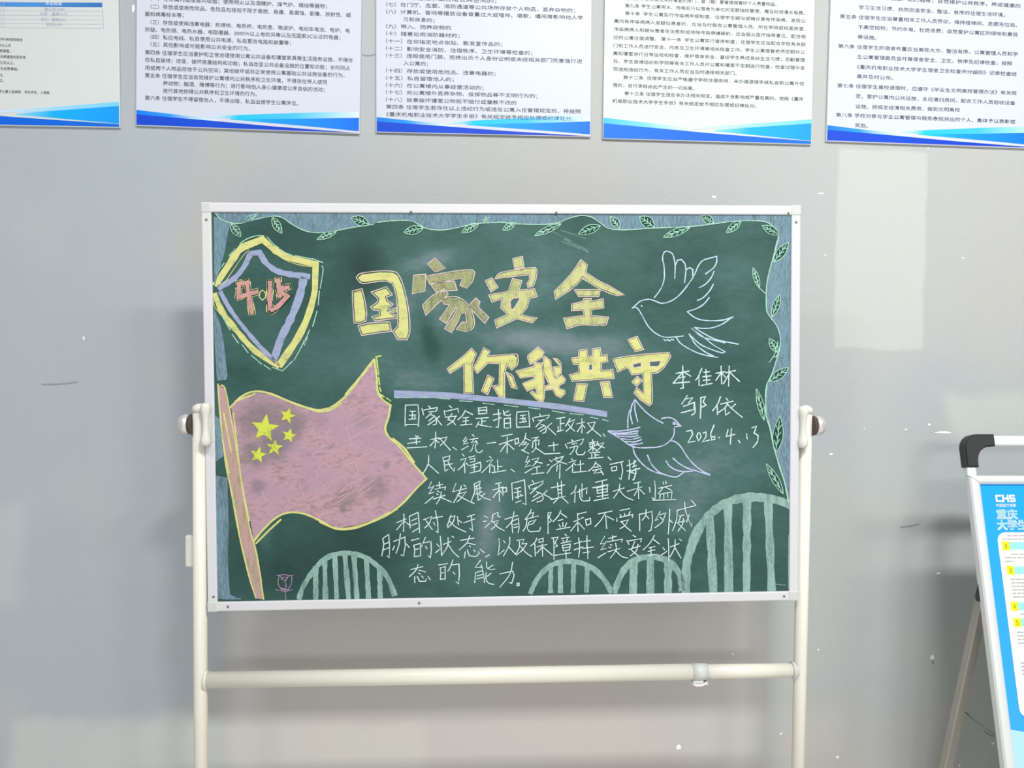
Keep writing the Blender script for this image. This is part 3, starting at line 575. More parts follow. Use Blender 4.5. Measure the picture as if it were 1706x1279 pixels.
# ------------------------------------------------------------------ chalkboard on its rolling stand
DRAWINGS = [
 ('chalk_paragraph', [
  ('w', 2.1, 2, '-2045,42 -2053,-156 -2055,-382;-2045,42 -1794,45 -1780,-158 -1794,-392;-2044,-352 -1797,-347;-1959,-82 -1837,-83;-1975,-164 -1837,-158;-1907,-90 -1913,-240;-1983,-244 -1838,-233;-1870,-180 -1847,-211;-1587,24 -1547,-17;-1716,-31 -1683,-159;-1682,-61 -1412,-10 -1412,-48 -1450,-93;-1585,-99 -1472,-88;-1525,-123 -1638,-220;-1533,-160 -1466,-183 -1429,-267 -1429,-342 -1497,-364;-1481,-198 -1586,-281;-1451,-259 -1602,-363;-1360,-184 -1428,-236;-1428,-236 -1324,-366;-1171,26 -1119,-20;-1273,-72 -1248,-208;-1262,-94 -999,-36 -984,-111;-1112,-133 -1196,-253 -1113,-284 -1046,-368;-1045,-194 -1091,-284 -1212,-367;-1240,-208 -1022,-187;-841,-67 -909,-180 -1000,-262;-833,-90 -698,-159;-895,-226 -781,-211;-903,-293 -782,-279;-834,-226 -843,-354;-948,-369 -714,-351;-584,-16 -577,-145 -434,-138;-584,-31 -418,-10 -419,-138;-570,-77 -434,-70;-638,-240 -382,-222;-518,-236 -518,-357;-510,-297 -435,-290;-571,-304 -632,-409;-601,-356 -503,-380 -322,-412;-291,-162 -124,-141;-184,-57 -170,-246 -186,-420 -231,-412;-284,-283 -125,-224;-78,-80 -64,-171 27,-187 65,-157;27,-89 -79,-141;-64,-247 -65,-437;-64,-247 57,-233 64,-430;-49,-346 49,-331;-42,-437 26,-437;-1859,-573 -1784,-603;-1979,-639 -1739,-626;-2010,-730 -1755,-694;-1836,-610 -1833,-746;-2025,-820 -1620,-801;-1552,-658 -1379,-622;-1445,-501 -1447,-690 -1463,-826;-1454,-659 -1560,-787;-1439,-674 -1379,-720;-1394,-645 -1221,-608 -1259,-691 -1357,-781;-1364,-630 -1274,-737 -1155,-874;-1102,-814 -1027,-868;-837,-612 -898,-695 -822,-695;-814,-650 -890,-755 -792,-733;-929,-869 -793,-794;-716,-560 -671,-598;-769,-665 -595,-637;-671,-651 -732,-726 -611,-705;-641,-682 -604,-758;-687,-757 -710,-848 -756,-908;-641,-758 -649,-848 -612,-917 -552,-925 -506,-880;-415,-745 -233,-723;-126,-603 101,-559;-173,-770 116,-674;-5,-612 -10,-946;-13,-733 -143,-914;2,-748 130,-871;-1592,-976 -1593,-1112 -1639,-1232 -1707,-1338;-1601,-1150 -1391,-1341;-1306,-1024 -1163,-987 -1179,-1071 -1292,-1100;-1306,-1039 -1277,-1145 -1263,-1297 -1203,-1260;-1277,-1176 -1111,-1147;-1202,-1101 -1157,-1207 -1082,-1299 -1074,-1231;-914,-952 -877,-998;-945,-1073 -832,-1036 -901,-1180 -1007,-1277;-870,-1157 -864,-1339;-840,-1135 -795,-1181;-786,-1022 -658,-993;-764,-1060 -658,-1046 -666,-1106 -757,-1121;-780,-1196 -553,-1123 -538,-1199 -561,-1305;-735,-1235 -614,-1206;-674,-1152 -675,-1304;-766,-1341 -569,-1297;-371,-1003 -333,-1041;-424,-1109 -303,-1072 -387,-1200 -524,-1336;-356,-1185 -365,-1337;-334,-1171 -281,-1217;-204,-1081 -198,-1294;-266,-1202 -266,-1308;-190,-1218 -107,-1211;-319,-1338 -31,-1295;68,-1266 143,-1328;193,-113 184,-279 191,-431;193,-113 428,-99 442,-251 449,-426;206,-424 442,-410;261,-189 374,-175;253,-250 374,-235;314,-182 313,-318;245,-325 389,-311;344,-258 374,-288;648,-154 678,-200;511,-236 533,-313;541,-229 846,-178 838,-216 792,-254;625,-290 754,-276;693,-299 571,-419;678,-374 754,-390 784,-467 768,-527 707,-550;738,-398 616,-465;769,-444 662,-511;898,-346 799,-421;807,-421 981,-582;990,-255 1165,-226;1074,-248 1073,-499;1074,-362 1150,-348;1028,-408 1030,-507;1004,-522 1134,-485;1272,-250 1180,-409;1226,-333 1364,-273 1302,-410 1188,-516;1226,-356 1287,-440 1363,-510;1402,-365 1570,-328;1509,-252 1516,-412 1508,-549;1509,-389 1417,-525;1524,-381 1577,-443;1623,-352 1784,-330 1730,-459 1615,-557;1639,-367 1730,-475 1906,-621;1945,-568 1983,-622;145,-659 160,-765 236,-735;145,-666 221,-644 220,-743;373,-539 342,-676 235,-804;357,-645 464,-692;327,-744 387,-722;296,-782 433,-752 318,-888;280,-880 432,-958;494,-647 631,-625;601,-632 540,-708;517,-708 501,-844;524,-708 638,-678 631,-785;570,-723 569,-845 493,-936;577,-845 752,-969;828,-809 1027,-781;935,-734 942,-910;759,-969 1064,-956;1294,-684 1340,-715;1172,-775 1217,-859;1210,-760 1546,-671 1516,-747 1470,-793;1309,-776 1409,-754;1256,-852 1424,-807;1363,-814 1332,-913 1263,-989;1431,-823 1393,-929 1423,-991 1531,-992 1577,-931;1653,-756 1791,-727;1669,-779 1676,-840 1783,-811;1676,-787 1768,-765 1776,-818;1730,-681 1737,-917;1730,-841 1638,-924;1753,-856 1806,-903;1837,-720 1806,-811;1830,-781 1960,-751 1898,-842 1806,-918;1837,-796 1975,-858;1668,-955 1883,-942;1776,-948 1783,-1055;1783,-1002 1860,-995;1714,-978 1714,-1055;1638,-1069 1952,-1049;2044,-1043 2105,-1105;66,-1274 142,-1328;417,-1011 363,-1132 447,-1118;447,-1087 355,-1231 462,-1194;347,-1353 499,-1263;493,-1080 637,-1044 568,-1150 500,-1217;553,-1119 705,-1159;522,-1248 660,-1219;591,-1234 598,-1363;491,-1377 735,-1350;850,-1092 904,-1130;797,-1198 843,-1183;796,-1366 903,-1222;980,-1032 1011,-1070;919,-1092 1133,-1018;1133,-1018 1056,-1124 919,-1214;980,-1108 1087,-1140 1201,-1179;1010,-1200 995,-1322;1064,-1170 1055,-1475;1293,-1066 1331,-1104;1247,-1149 1393,-1097 1301,-1218 1186,-1309;1324,-1188 1316,-1356;1339,-1165 1392,-1204;1423,-1197 1546,-1175;1477,-1106 1484,-1343;1346,-1349 1607,-1329;1798,-1132 1745,-1238 1645,-1329;1798,-1170 1898,-1240;1760,-1254 1852,-1240;1729,-1315 1913,-1279;1821,-1301 1752,-1376 1929,-1348;1898,-1317 1952,-1409;2082,-1196 2359,-1138;2113,-1258 2128,-1335 2221,-1313;2113,-1258 2221,-1236 2221,-1313;2313,-1153 2344,-1337 2313,-1505 2267,-1474'),
  ('w', 2.3, 2, '2481,-1108 2497,-1277 2489,-1384 2474,-1507;2435,-1230 2574,-1170 2620,-1132;2435,-1337 2520,-1323;2589,-1117 2581,-1216 2551,-1262;2558,-1247 2635,-1224;2535,-1338 2605,-1308 2701,-1283;2605,-1278 2620,-1370 2597,-1447 2578,-1512 2551,-1515;2497,-1353 2597,-1389'),
  ('w', 2.1, 2, '-1539,-1511 -1599,-1640 -1500,-1611;-1490,-1591 -1590,-1750 -1491,-1721;-1670,-1948 -1502,-1810;-1441,-1592 -1312,-1564;-1381,-1513 -1372,-1633;-1471,-1661 -1253,-1614 -1273,-1674;-1422,-1692 -1382,-1722;-1442,-1751 -1402,-1772;-1502,-1860 -1264,-1783;-1343,-1713 -1363,-1832 -1443,-1961;-1344,-1832 -1136,-1925;-1045,-1547 -1115,-1716 -827,-1649;-936,-1598 -987,-1757 -1097,-1935;-1006,-1767 -838,-1719 -948,-1857 -1037,-1926;-1026,-1776 -849,-1879 -680,-1961;-886,-1579 -847,-1619;-688,-1571 -558,-1503 -569,-1572 -678,-1621;-678,-1561 -669,-1721 -740,-1910;-649,-1671 -529,-1643;-629,-1612 -619,-1742;-569,-1602 -560,-1732;-659,-1771 -510,-1723;-610,-1772 -600,-1892 -541,-1863;-460,-1754 -530,-1813;-580,-1772 -491,-1843 -342,-1895;-2246,-2329 -2048,-2252;-2096,-2151 -2098,-2321 -2109,-2510;-2107,-2311 -2247,-2478;-2088,-2301 -1980,-2382;-1988,-2203 -1971,-2442;-1988,-2203 -1810,-2125 -1792,-2345 -1784,-2535;-1940,-2293 -1831,-2245;-1940,-2383 -1832,-2344;-1932,-2523 -1803,-2445;-1703,-2276 -1534,-2209 -1585,-2348 -1684,-2446;-1673,-2257 -1605,-2368 -1526,-2479;-1525,-2249 -1317,-2212;-1464,-2090 -1417,-2350 -1412,-2540 -1457,-2510;-1505,-2329 -1466,-2390;-1148,-2184 -1229,-2413;-1178,-2234 -1069,-2205 -1109,-2335 -1219,-2443;-1179,-2314 -1050,-2436 -843,-2539;-1019,-2216 -1001,-2396;-1000,-2296 -931,-2347;-821,-2229 -672,-2181;-891,-2348 -662,-2271;-741,-2220 -713,-2511 -773,-2460;-2524,-2653 -2506,-2773 -2547,-3002;-2524,-2643 -2405,-2566 -2387,-2775 -2396,-3035 -2439,-2994;-2505,-2763 -2407,-2725;-2506,-2873 -2408,-2835;-2308,-2707 -2081,-2620 -2072,-2800 -2113,-2999 -2163,-2979;-2169,-2549 -2200,-2778 -2261,-2947;-2289,-2797 -2329,-2886;-2052,-2760 -1994,-2831;-1953,-2692 -1795,-2655;-1904,-2783 -1885,-2883 -1896,-3023;-1914,-2793 -1766,-2755 -1768,-3005;-1885,-2883 -1786,-2855;-1896,-3023 -1768,-3005;-1666,-2627 -1747,-2825;-1706,-2746 -1558,-2718 -1549,-2888 -1570,-3048 -1619,-3007;-1667,-2816 -1638,-2867;-1439,-2770 -1390,-2831;-1369,-2611 -1351,-2831 -1342,-3012;-1470,-2950 -1371,-2871;-1311,-2782 -1152,-2724;-1211,-2643 -1222,-2813 -1332,-2992;-1202,-2794 -1113,-2935 -995,-3048;-1131,-2615 -1092,-2645;-963,-2707 -684,-2661;-774,-2610 -834,-2759 -984,-2897;-824,-2760 -665,-2798;-785,-2820 -755,-2841;-865,-2939 -886,-3069;-825,-2900 -786,-3021 -657,-3043 -587,-2984 -596,-2944;-696,-2902 -666,-2943;-566,-2894 -477,-2966;-458,-3056 -378,-3007;-1968,-3282 -1720,-3226;-1819,-3184 -1869,-3304 -1999,-3431;-1810,-3295 -1671,-3337;-1820,-3354 -1771,-3375;-1890,-3423 -1887,-3554;-1840,-3424 -1792,-3525 -1673,-3527 -1653,-3478;-1751,-3416 -1712,-3457;-1623,-3428 -1574,-3499;-1413,-3201 -1224,-3174;-1374,-3252 -1364,-3372 -1375,-3493;-1374,-3262 -1274,-3234 -1276,-3494;-1354,-3363 -1285,-3354;-1375,-3493 -1276,-3484;-1114,-3096 -1175,-3255 -1225,-3335;-1155,-3205 -996,-3188 -987,-3399 -1008,-3590 -1058,-3548;-1116,-3347 -1077,-3397;-558,-3115 -668,-3264 -538,-3256;-548,-3216 -519,-3287;-659,-3365 -680,-3575;-649,-3365 -519,-3327 -490,-3468 -480,-3579;-629,-3435 -519,-3407;-639,-3496 -520,-3468;-248,-1566 -129,-1538;-309,-1695 -89,-1628;-178,-1557 -170,-1927;-179,-1687 -299,-1846;-159,-1697 -90,-1798;-109,-1658 -90,-1748 -20,-1719;-109,-1658 -29,-1639 -20,-1729;81,-1550 90,-1710 99,-1901;81,-1560 340,-1493 359,-1734 368,-1994 298,-1963;140,-1671 260,-1642;130,-1751 269,-1723;200,-1652 209,-1872;149,-1851 309,-1803;159,-1952 269,-1913;249,-1772 279,-1823;500,-1505 530,-1555;420,-1614 450,-1675;450,-1605 720,-1518 710,-1568 650,-1617;499,-1685 640,-1627;590,-1656 459,-1775;579,-1736 669,-1768 719,-1858 689,-1918 589,-1947;639,-1757 519,-1846;679,-1828 489,-1926;800,-1709 719,-1788;729,-1788 929,-1901;880,-1660 1161,-1603;1011,-1551 1030,-1862;1091,-1522 1100,-1843;1030,-1702 1100,-1693;1030,-1772 1100,-1763;869,-1901 1180,-1834;1040,-1863 929,-1972;1100,-1853 1230,-1976;1392,-1616 1362,-1726 1281,-1795;1372,-1746 1361,-1967;1412,-1757 1613,-1669 1603,-1789;1513,-1587 1512,-1869;1462,-1697 1472,-1868 1542,-1939 1663,-1931 1673,-1861;-480,-2214 -411,-2255;-501,-2333 -431,-2314;-472,-2464 -372,-2365;-301,-2186 -322,-2306 -342,-2336;-301,-2186 -201,-2147 -202,-2227 -152,-2238;-322,-2346 -192,-2308 -242,-2407 -343,-2496;-302,-2336 -203,-2448 -73,-2520;-62,-2289 208,-2213;128,-2132 77,-2332 -43,-2470;77,-2342 96,-2563;87,-2332 217,-2273 227,-2454 206,-2564;117,-2402 197,-2383;117,-2463 197,-2444;478,-2096 428,-2196 347,-2295;448,-2176 528,-2157 497,-2237;357,-2295 618,-2229;387,-2296 367,-2436 306,-2536;437,-2347 567,-2308 517,-2378 437,-2407;427,-2357 396,-2477 456,-2548 637,-2541 667,-2461;818,-2161 818,-2382 817,-2594;818,-2171 879,-2162 838,-2262 888,-2323 848,-2363;1079,-2124 1019,-2244 918,-2354;1069,-2175 1200,-2267;1019,-2335 1119,-2306;1038,-2406 1068,-2466;1119,-2366 1119,-2457;1199,-2378 1159,-2468;978,-2515 1270,-2469;1441,-2200 1602,-2162;1340,-2360 1542,-2272;1421,-2189 1430,-2562;1421,-2371 1279,-2550;1441,-2381 1561,-2514;1582,-2313 1602,-2434 1693,-2405;1582,-2323 1683,-2294 1693,-2405;-184,-2679 -175,-2830 -206,-3020 -75,-2912;-94,-2721 -55,-2771;36,-2652 25,-2813 -96,-3042;15,-2853 164,-3016;175,-2725 326,-2697 285,-2797 385,-2788;235,-2736 225,-2876 154,-3006;385,-2788 295,-2918 174,-3016;245,-2836 345,-2959 484,-3062;586,-2681 546,-2771 455,-2840;546,-2801 555,-3053;626,-2701 636,-2772;636,-2712 716,-2683 716,-2763;636,-2772 716,-2753;585,-2862 796,-2815;696,-2803 705,-3055;686,-2874 585,-2993;716,-2874 906,-3038;927,-2676 937,-2867 936,-3130;887,-2685 1018,-2667 957,-2787 1007,-2848 967,-2868;1159,-2609 1199,-2650;1088,-2698 1249,-2671;1118,-2729 1138,-2770;1219,-2690 1188,-2760;1078,-2799 1289,-2752;1108,-2830 1128,-2951;1118,-2840 1269,-2812 1258,-2933;1128,-2891 1259,-2873;1128,-2951 1258,-2933;956,-3039 1289,-2994;1178,-2952 1188,-3154;1349,-2813 1511,-2765;1440,-2684 1460,-2876 1440,-3087;1349,-2934 1531,-2877;1541,-2766 1682,-2748;1612,-2646 1611,-2878;1521,-2907 1753,-2880;1530,-2998 1662,-2980;1621,-2878 1631,-3121;-436,-3147 -436,-3268 -367,-3309 -267,-3301;-306,-3220 -417,-3288;-347,-3380 -427,-3449;-447,-3368 -448,-3509 -388,-3591 -288,-3613;-168,-3403 93,-3347 122,-3439 72,-3599 22,-3578;94,-3166 32,-3417 -169,-3675;182,-3601 222,-3592 222,-3642 182,-3651 176,-3605;1785,-1560 2027,-1503;1724,-1670 2047,-1603;1815,-1661 1825,-1782;1815,-1671 2037,-1623 2027,-1764;1835,-1722 2017,-1694;1835,-1782 2017,-1754;1926,-1532 1936,-1874;1815,-1852 2047,-1815;1754,-1932 2057,-1875;2148,-1746 2380,-1678;2289,-1596 2259,-1737 2158,-1887;2279,-1727 2401,-1860 2563,-1932;2573,-1589 2714,-1561;2441,-1749 2745,-1662;2664,-1580 2674,-1903;2654,-1711 2583,-1842;2694,-1712 2796,-1814;2897,-1674 2907,-1775;2998,-1534 3019,-1726 3009,-1928 2948,-1887;3232,-1547 3242,-1607;3181,-1566 3191,-1617;3080,-1696 3354,-1639;3171,-1687 3080,-1808;3232,-1678 3354,-1740;3120,-1808 3110,-1909;3120,-1818 3364,-1771 3344,-1912;3192,-1809 3192,-1910;3273,-1790 3273,-1901;2958,-1937 3436,-1933;1845,-2205 2128,-2149;1996,-2177 1895,-2337 1774,-2466;1996,-2238 2016,-2510;2027,-2258 2158,-2331;2289,-2141 2492,-2103;2289,-2221 2320,-2272;2380,-2202 2391,-2243;2502,-2164 2461,-2244;2219,-2291 2229,-2362;2279,-2282 2553,-2225 2543,-2285;2299,-2373 2461,-2335 2401,-2445 2289,-2514;2320,-2373 2421,-2486 2522,-2568;2684,-2217 2695,-2368 2695,-2561;2684,-2227 2948,-2170 2959,-2372 2928,-2554 2878,-2574;2826,-2128 2816,-2249 2745,-2349;2826,-2249 2887,-2321;3121,-2172 3009,-2363 3070,-2333;3101,-2243 3233,-2204 3172,-2375 3010,-2505;3111,-2283 3162,-2335;3314,-2124 3304,-2377 3285,-2640;3304,-2337 3376,-2409;3457,-2156 3844,-2060;3467,-2156 3457,-2339 3376,-2571;3619,-1986 3651,-2199 3764,-2495 3774,-2424;3762,-1948 3854,-2060;3508,-2279 3610,-2250;3539,-2289 3488,-2420 3641,-2575;3600,-2320 3580,-2442 3488,-2583;3468,-2410 3631,-2372;3722,-2241 3661,-2402;1976,-2661 1885,-2822 1996,-2803;2016,-2763 1895,-2943 2006,-2914;1834,-3104 1996,-3005;2057,-2713 2218,-2665;2138,-2643 2137,-2765;2026,-2783 2340,-2727 2320,-2788;2087,-2835 2127,-2856;2056,-2885 2107,-2906;2036,-2986 2289,-2919;2198,-2806 2208,-2948 2087,-3118;2208,-2968 2320,-3081 2462,-3124;2553,-2650 2614,-2691;2431,-2759 2472,-2841;2451,-2770 2735,-2723 2715,-2794;2593,-2782 2522,-2953 2665,-3077;2664,-2834 2624,-2975 2502,-3074;2472,-2942 2705,-2875;3000,-2656 2908,-2817 2766,-2957;2969,-2737 3102,-2840;2888,-2918 3010,-2890;2868,-2989 3010,-2961;2929,-2919 2929,-3061;2858,-3080 3051,-3053;3173,-2913 3214,-2964;3132,-3074 3255,-2995;3285,-2732 3295,-2965 3296,-3199;3326,-2905 3509,-2837;3427,-2754 3418,-2927 3316,-3118;3428,-2927 3551,-3142;3509,-2745 3560,-2777'),
 ]),
 ('chalk_signature', [
  ('w', 2.4, 2, '3440,650 3714,696;3582,803 3583,567;3583,673 3392,461;3595,685 3750,589;3511,555 3631,590 3583,531;3583,531 3595,354 3536,342;3380,450 3727,476;3977,754 3906,589 3846,506;3918,600 3918,399;4013,671 4133,682;4061,730 4062,564;3990,576 4169,599;4002,505 4146,516;4074,564 4074,410;3954,399 4194,445;4265,646 4457,680;4373,799 4386,432;4373,657 4266,504;4397,645 4470,562;4469,657 4673,703;4541,798 4530,384;4541,633 4422,432;4565,656 4758,477;3680,200 3560,23;3644,129 3787,151 3704,45;3596,-25 3824,57 3812,-97;3549,-155 3824,-86;3824,57 3836,-145 3764,-204;3955,162 3956,-51 3944,-276;3955,150 4051,173 4003,67 4063,-4 3980,-39;4363,171 4303,18 4196,-124;4292,-6 4304,-196;4483,135 4520,87;4364,17 4628,75;4520,52 4460,-55 4328,-149;4460,-43 4473,-209 4557,-150;4676,15 4580,-67;4508,16 4629,-103 4822,-259;3657,-535 3765,-512 3789,-595 3694,-761 3838,-738;3909,-561 3874,-644 3910,-727 3958,-668 3945,-585 3909,-561;4005,-574 4065,-550 4066,-645 3994,-752 4138,-717;4233,-409 4162,-599 4186,-718 4246,-706 4246,-647 4174,-658;4330,-660 4347,-676;4522,-507 4486,-649 4667,-603;4594,-483 4571,-805;4740,-723 4776,-783;4908,-593 4921,-701;5016,-475 5113,-440 5065,-583 5150,-631 5139,-750 5042,-881'),
 ]),
 ('chalk_dove', [
  ('e', 2.4, 2, '2618,2041 2709,2118 2877,2156 3019,2118 3149,2074 3330,2118 3512,2245 3693,2463 3810,2642 3913,2860 4030,2962 4277,3027 4277,2924 4213,2796 4044,2668;2618,2041 2528,1972 2593,1998 2670,1952 2761,1798 2864,1619 3007,1478 3176,1395 3358,1387 3592,1412;2730,2034 2742,2008;2993,2187 3123,2361 3195,2565 3194,2820 3161,2973 3186,3088 3238,3127 3329,3101 3381,3038 3420,2846 3413,2578;3428,2846 3471,2948 3549,2961 3614,2885 3641,2744 3615,2489;3654,2757 3718,2796 3783,2757 3784,2629;4226,2732 4161,2591 4045,2463 3915,2391;4209,2463 4136,2335 4006,2194 3876,2130;4124,2194 4007,2053 3825,1951 3669,1905 3786,1809 3930,1745 4138,1719 4399,1731 4621,1795;4582,1783 4400,1654 4191,1577 3982,1565 3813,1586;3826,1578 4009,1462 4244,1346 4453,1294 4729,1241;4454,1268 4244,1320 3983,1390 3839,1501 3742,1578 4009,1385 4245,1204 4454,1087 4402,1062 4193,1127 3957,1231 3800,1360 3709,1450;3722,1424 3853,1231 4036,1089 4193,1011 4324,972 4167,993 3932,1051 3723,1142 3540,1258 3449,1374;3189,1349 3215,1315 3267,1341 3306,1310 3353,1341 3397,1330'),
 ]),
 ('chalk_dove', [
  ('v', 2.7, 2, '2606,112 2714,-19 2856,-161 3023,-281 3179,-365;2452,-454 2457,-229 2488,-88 2523,-277 2547,-372;2511,-135 2535,6 2595,124 2595,-65 2654,-325;3143,-270 3286,-247 3406,-284 3478,-356 3549,-427 3418,-438;3394,-343 3430,-355 3418,-391 3387,-379 3394,-343;3454,-379 3506,-415;3406,-474 3406,-592 3335,-710 3215,-804 3072,-850 2881,-860 2666,-858 2523,-821 2357,-713 2191,-605 2048,-521;2048,-514 2286,-516 2500,-490 2702,-444;2107,-557 2357,-559 2666,-515;2191,-581 2476,-584 2654,-562;2238,-617 2500,-636 2666,-609;2333,-677 2523,-691 2714,-645;2404,-725 2595,-739 2738,-693;2500,-797 2643,-787 2762,-764;2559,-845 2595,-988 2714,-1155 2881,-1299 3073,-1384 3216,-1410;2857,-1014 2929,-1181 3049,-1324 3192,-1409 3432,-1471 3552,-1413 3600,-1378;3240,-1136 3312,-1244 3456,-1329 3600,-1359 3792,-1352;3383,-1079 3503,-1187 3671,-1284 3815,-1333 4152,-1437;3311,-722 3430,-747 3550,-855 3671,-1046 3815,-1214 3984,-1347 4152,-1432'),
 ]),
 ('chalk_flag', [
  ('f', 0.0, 1, '-5486,17 -5272,230 -5018,314 -4723,269 -4429,160 -4176,51 -3837,-38 -3581,3 -3367,110 -3108,367 -2848,731 -2654,946 -2614,622 -2596,320 -2469,125 -2341,38 -2386,-200 -2453,-416 -2390,-589 -2177,-787 -1921,-1115 -1643,-1445 -1839,-1638 -2144,-1940 -2491,-2175 -2922,-2343 -3395,-2423 -3736,-2266 -4075,-2110 -4373,-2084 -4630,-2189 -4888,-2423 -5082,-2659 -5160,-2160 -5337,-1294 -5452,-519'),
  ('fh', 2.2, 1.8, '-3404,-1307 -2892,-1074;-3236,-405 -3095,-825;-4923,-1631 -4833,-1857;-3391,-1264 -2908,-979;-4753,-1279 -4583,-1216;-3931,-1821 -3544,-1570;-3780,-612 -3527,-450;-3847,-1250 -3794,-1424;-4017,-1504 -3613,-1236;-3339,-456 -3112,-350;-4257,-1661 -4068,-1551;-3116,-367 -2785,-171;-2960,-541 -2602,-328;-3252,-681 -2895,-472;-3741,-1598 -3306,-1369;-4234,-1865 -4045,-1737;-3425,-900 -2987,-671;-3541,-942 -3223,-751;-2866,-200 -2682,-137;-3023,-1689 -2682,-1450;-3344,-1664 -3059,-1480;-3800,-840 -3465,-653;-3093,-1020 -3002,-1286;-3383,-1702 -3133,-1601;-3172,-1566 -2818,-1353;-3033,-1047 -2788,-924;-4050,-1793 -3900,-1696;-2897,-1126 -2496,-862;-2933,-892 -2619,-787;-3856,-1584 -3794,-1818;-3150,-1132 -2793,-1010;-3393,-1810 -3190,-1700;-4170,-1498 -4072,-1832;-3411,-1897 -3035,-1646;-3029,-1815 -2748,-1619;-3294,-1447 -3135,-1349'),
  ('k', 0.0, 2, '-5740,489 -5598,381 -5509,-90 -5374,-950 -5260,-1813 -5143,-2463 -5022,-2941 -4907,-3835 -5056,-3810 -5198,-3329 -5337,-2676 -5472,-1810 -5609,-1119 -5700,-217'),
  ('y', 4.1, 3, '-5507,17 -5272,242 -5018,335 -4723,290 -4429,168 -4176,64 -3837,-38 -3581,-10 -3367,110 -3108,367 -2848,731 -2654,967;-5400,145 -5019,284;-3237,260 -2719,860;-2654,946 -2614,622 -2596,320 -2469,125 -2341,38 -2386,-200 -2453,-416 -2390,-589 -2177,-787 -1921,-1115 -1635,-1445 -1839,-1638 -2144,-1961 -2491,-2197 -2923,-2365 -3395,-2436 -3736,-2279 -4075,-2123 -4373,-2093 -4630,-2189 -4888,-2423 -5082,-2659;-4176,64 -3795,-68 -3539,-40 -3325,88;-2304,-634 -2091,-809 -1878,-1115;-2231,-2048 -2664,-2260 -3009,-2407 -3395,-2445 -3779,-2287;-5040,-2703 -4760,-2425 -4545,-2233'),
  ('y', 2.7, 3, '-5740,489 -5700,-217 -5609,-1119 -5472,-1810 -5337,-2676 -5198,-3329 -5056,-3810;-5668,467 -5598,381 -5509,-90 -5374,-950 -5260,-1813 -5143,-2463 -5022,-2941 -4907,-3835;-5635,-89 -5500,-862;-5733,339 -5664,-603 -5548,-1292;-5446,-90 -5336,-1208;-5337,-1294 -5161,-2246;-5062,-2767 -4945,-3464;-5531,-1551 -5357,-2589 -5157,-3460'),
  ('z', 2.9, 3, '-2611,988 -2591,795;-2583,773 -2571,644;-2572,601 -2560,450;-2561,406 -2532,320;-2575,277 -2468,212;-2426,190 -2340,124;-2632,1010 -2525,1031'),
  ('s', 0.0, 3, '-4796,-121 -4753,-315 -4558,-351 -4725,-453 -4698,-651 -4848,-520 -5023,-609 -4949,-425 -5082,-282 -4888,-296'),
  ('s', 1.4, 4, '-4796,-121 -4753,-315 -4558,-351 -4725,-453 -4698,-651 -4848,-520 -5023,-609 -4949,-425 -5082,-282 -4888,-296 -4796,-121'),
  ('s', 0.0, 3, '-4338,-4 -4331,-112 -4233,-151 -4332,-189 -4337,-301 -4404,-214 -4506,-244 -4450,-154 -4508,-63 -4402,-90'),
  ('s', 1.4, 4, '-4338,-4 -4331,-112 -4233,-151 -4332,-189 -4337,-301 -4404,-214 -4506,-244 -4450,-154 -4508,-63 -4402,-90 -4338,-4'),
  ('s', 0.0, 3, '-4322,-413 -4315,-512 -4221,-539 -4311,-581 -4308,-680 -4375,-606 -4469,-640 -4417,-550 -4475,-472 -4382,-494'),
  ('s', 1.4, 4, '-4322,-413 -4315,-512 -4221,-539 -4311,-581 -4308,-680 -4375,-606 -4469,-640 -4417,-550 -4475,-472 -4382,-494 -4322,-413'),
  ('s', 0.0, 3, '-4630,-625 -4602,-738 -4487,-752 -4586,-815 -4566,-928 -4654,-853 -4756,-908 -4713,-801 -4792,-719 -4682,-728'),
  ('s', 1.4, 4, '-4630,-625 -4602,-738 -4487,-752 -4586,-815 -4566,-928 -4654,-853 -4756,-908 -4713,-801 -4792,-719 -4682,-728 -4630,-625'),
  ('s', 0.0, 3, '-4937,-769 -4921,-885 -4812,-912 -4914,-963 -4907,-1079 -4986,-997 -5088,-1039 -5036,-936 -5111,-849 -4997,-867'),
  ('s', 1.4, 4, '-4937,-769 -4921,-885 -4812,-912 -4914,-963 -4907,-1079 -4986,-997 -5088,-1039 -5036,-936 -5111,-849 -4997,-867 -4937,-769'),
 ]),
 ('chalk_shield', [
  ('y', 13.3, 1, '-5746,2447 -5523,2786 -5225,3184 -4829,3341 -4642,3171 -4322,2980 -3795,2853 -3816,2344 -3955,1839 -4166,1393 -4526,859'),
  ('y', 10.9, 1, '-5778,2255 -5624,1900 -5338,1515 -4992,1128 -4556,844'),
  ('l', 10.9, 1, '-5689,2388 -5380,2579 -5187,2816 -5052,3067 -4891,3082 -4792,2905 -4575,2728 -4297,2654 -3931,2610'),
  ('l', 14.5, 1, '-4034,2566 -4127,2195 -4309,1750 -4490,1394 -4627,993'),
  ('l', 8.4, 1, '-5661,2299 -5477,1959 -5220,1604 -4903,1217 -4614,919'),
  ('m', 1.9, 2, '-5268,3257 -5136,3346 -4960,3406 -4799,3412;-4741,3392 -4612,3245 -4510,3171;-4481,3142 -4380,3077 -4248,3024;-4204,3024 -4029,2989 -3853,2951;-3867,2966 -3648,2883;-3672,2818 -3650,2729 -3713,2373;-3728,2329 -3752,2047;-3777,1928 -3869,1616;-3929,1556 -3989,1408;-3989,1408 -4065,1274 -4110,1185 -4246,947;-4275,932 -4454,754;-5357,3154 -5490,3007;-5580,2874 -5743,2653;-5639,1841 -5483,1545;-5449,1471 -5327,1293;-5254,1263 -5139,1099;-5081,1054 -4879,875;-4835,860 -4704,764;-4674,815 -4469,739;-4049,1333 -4036,1244 -3975,1408'),
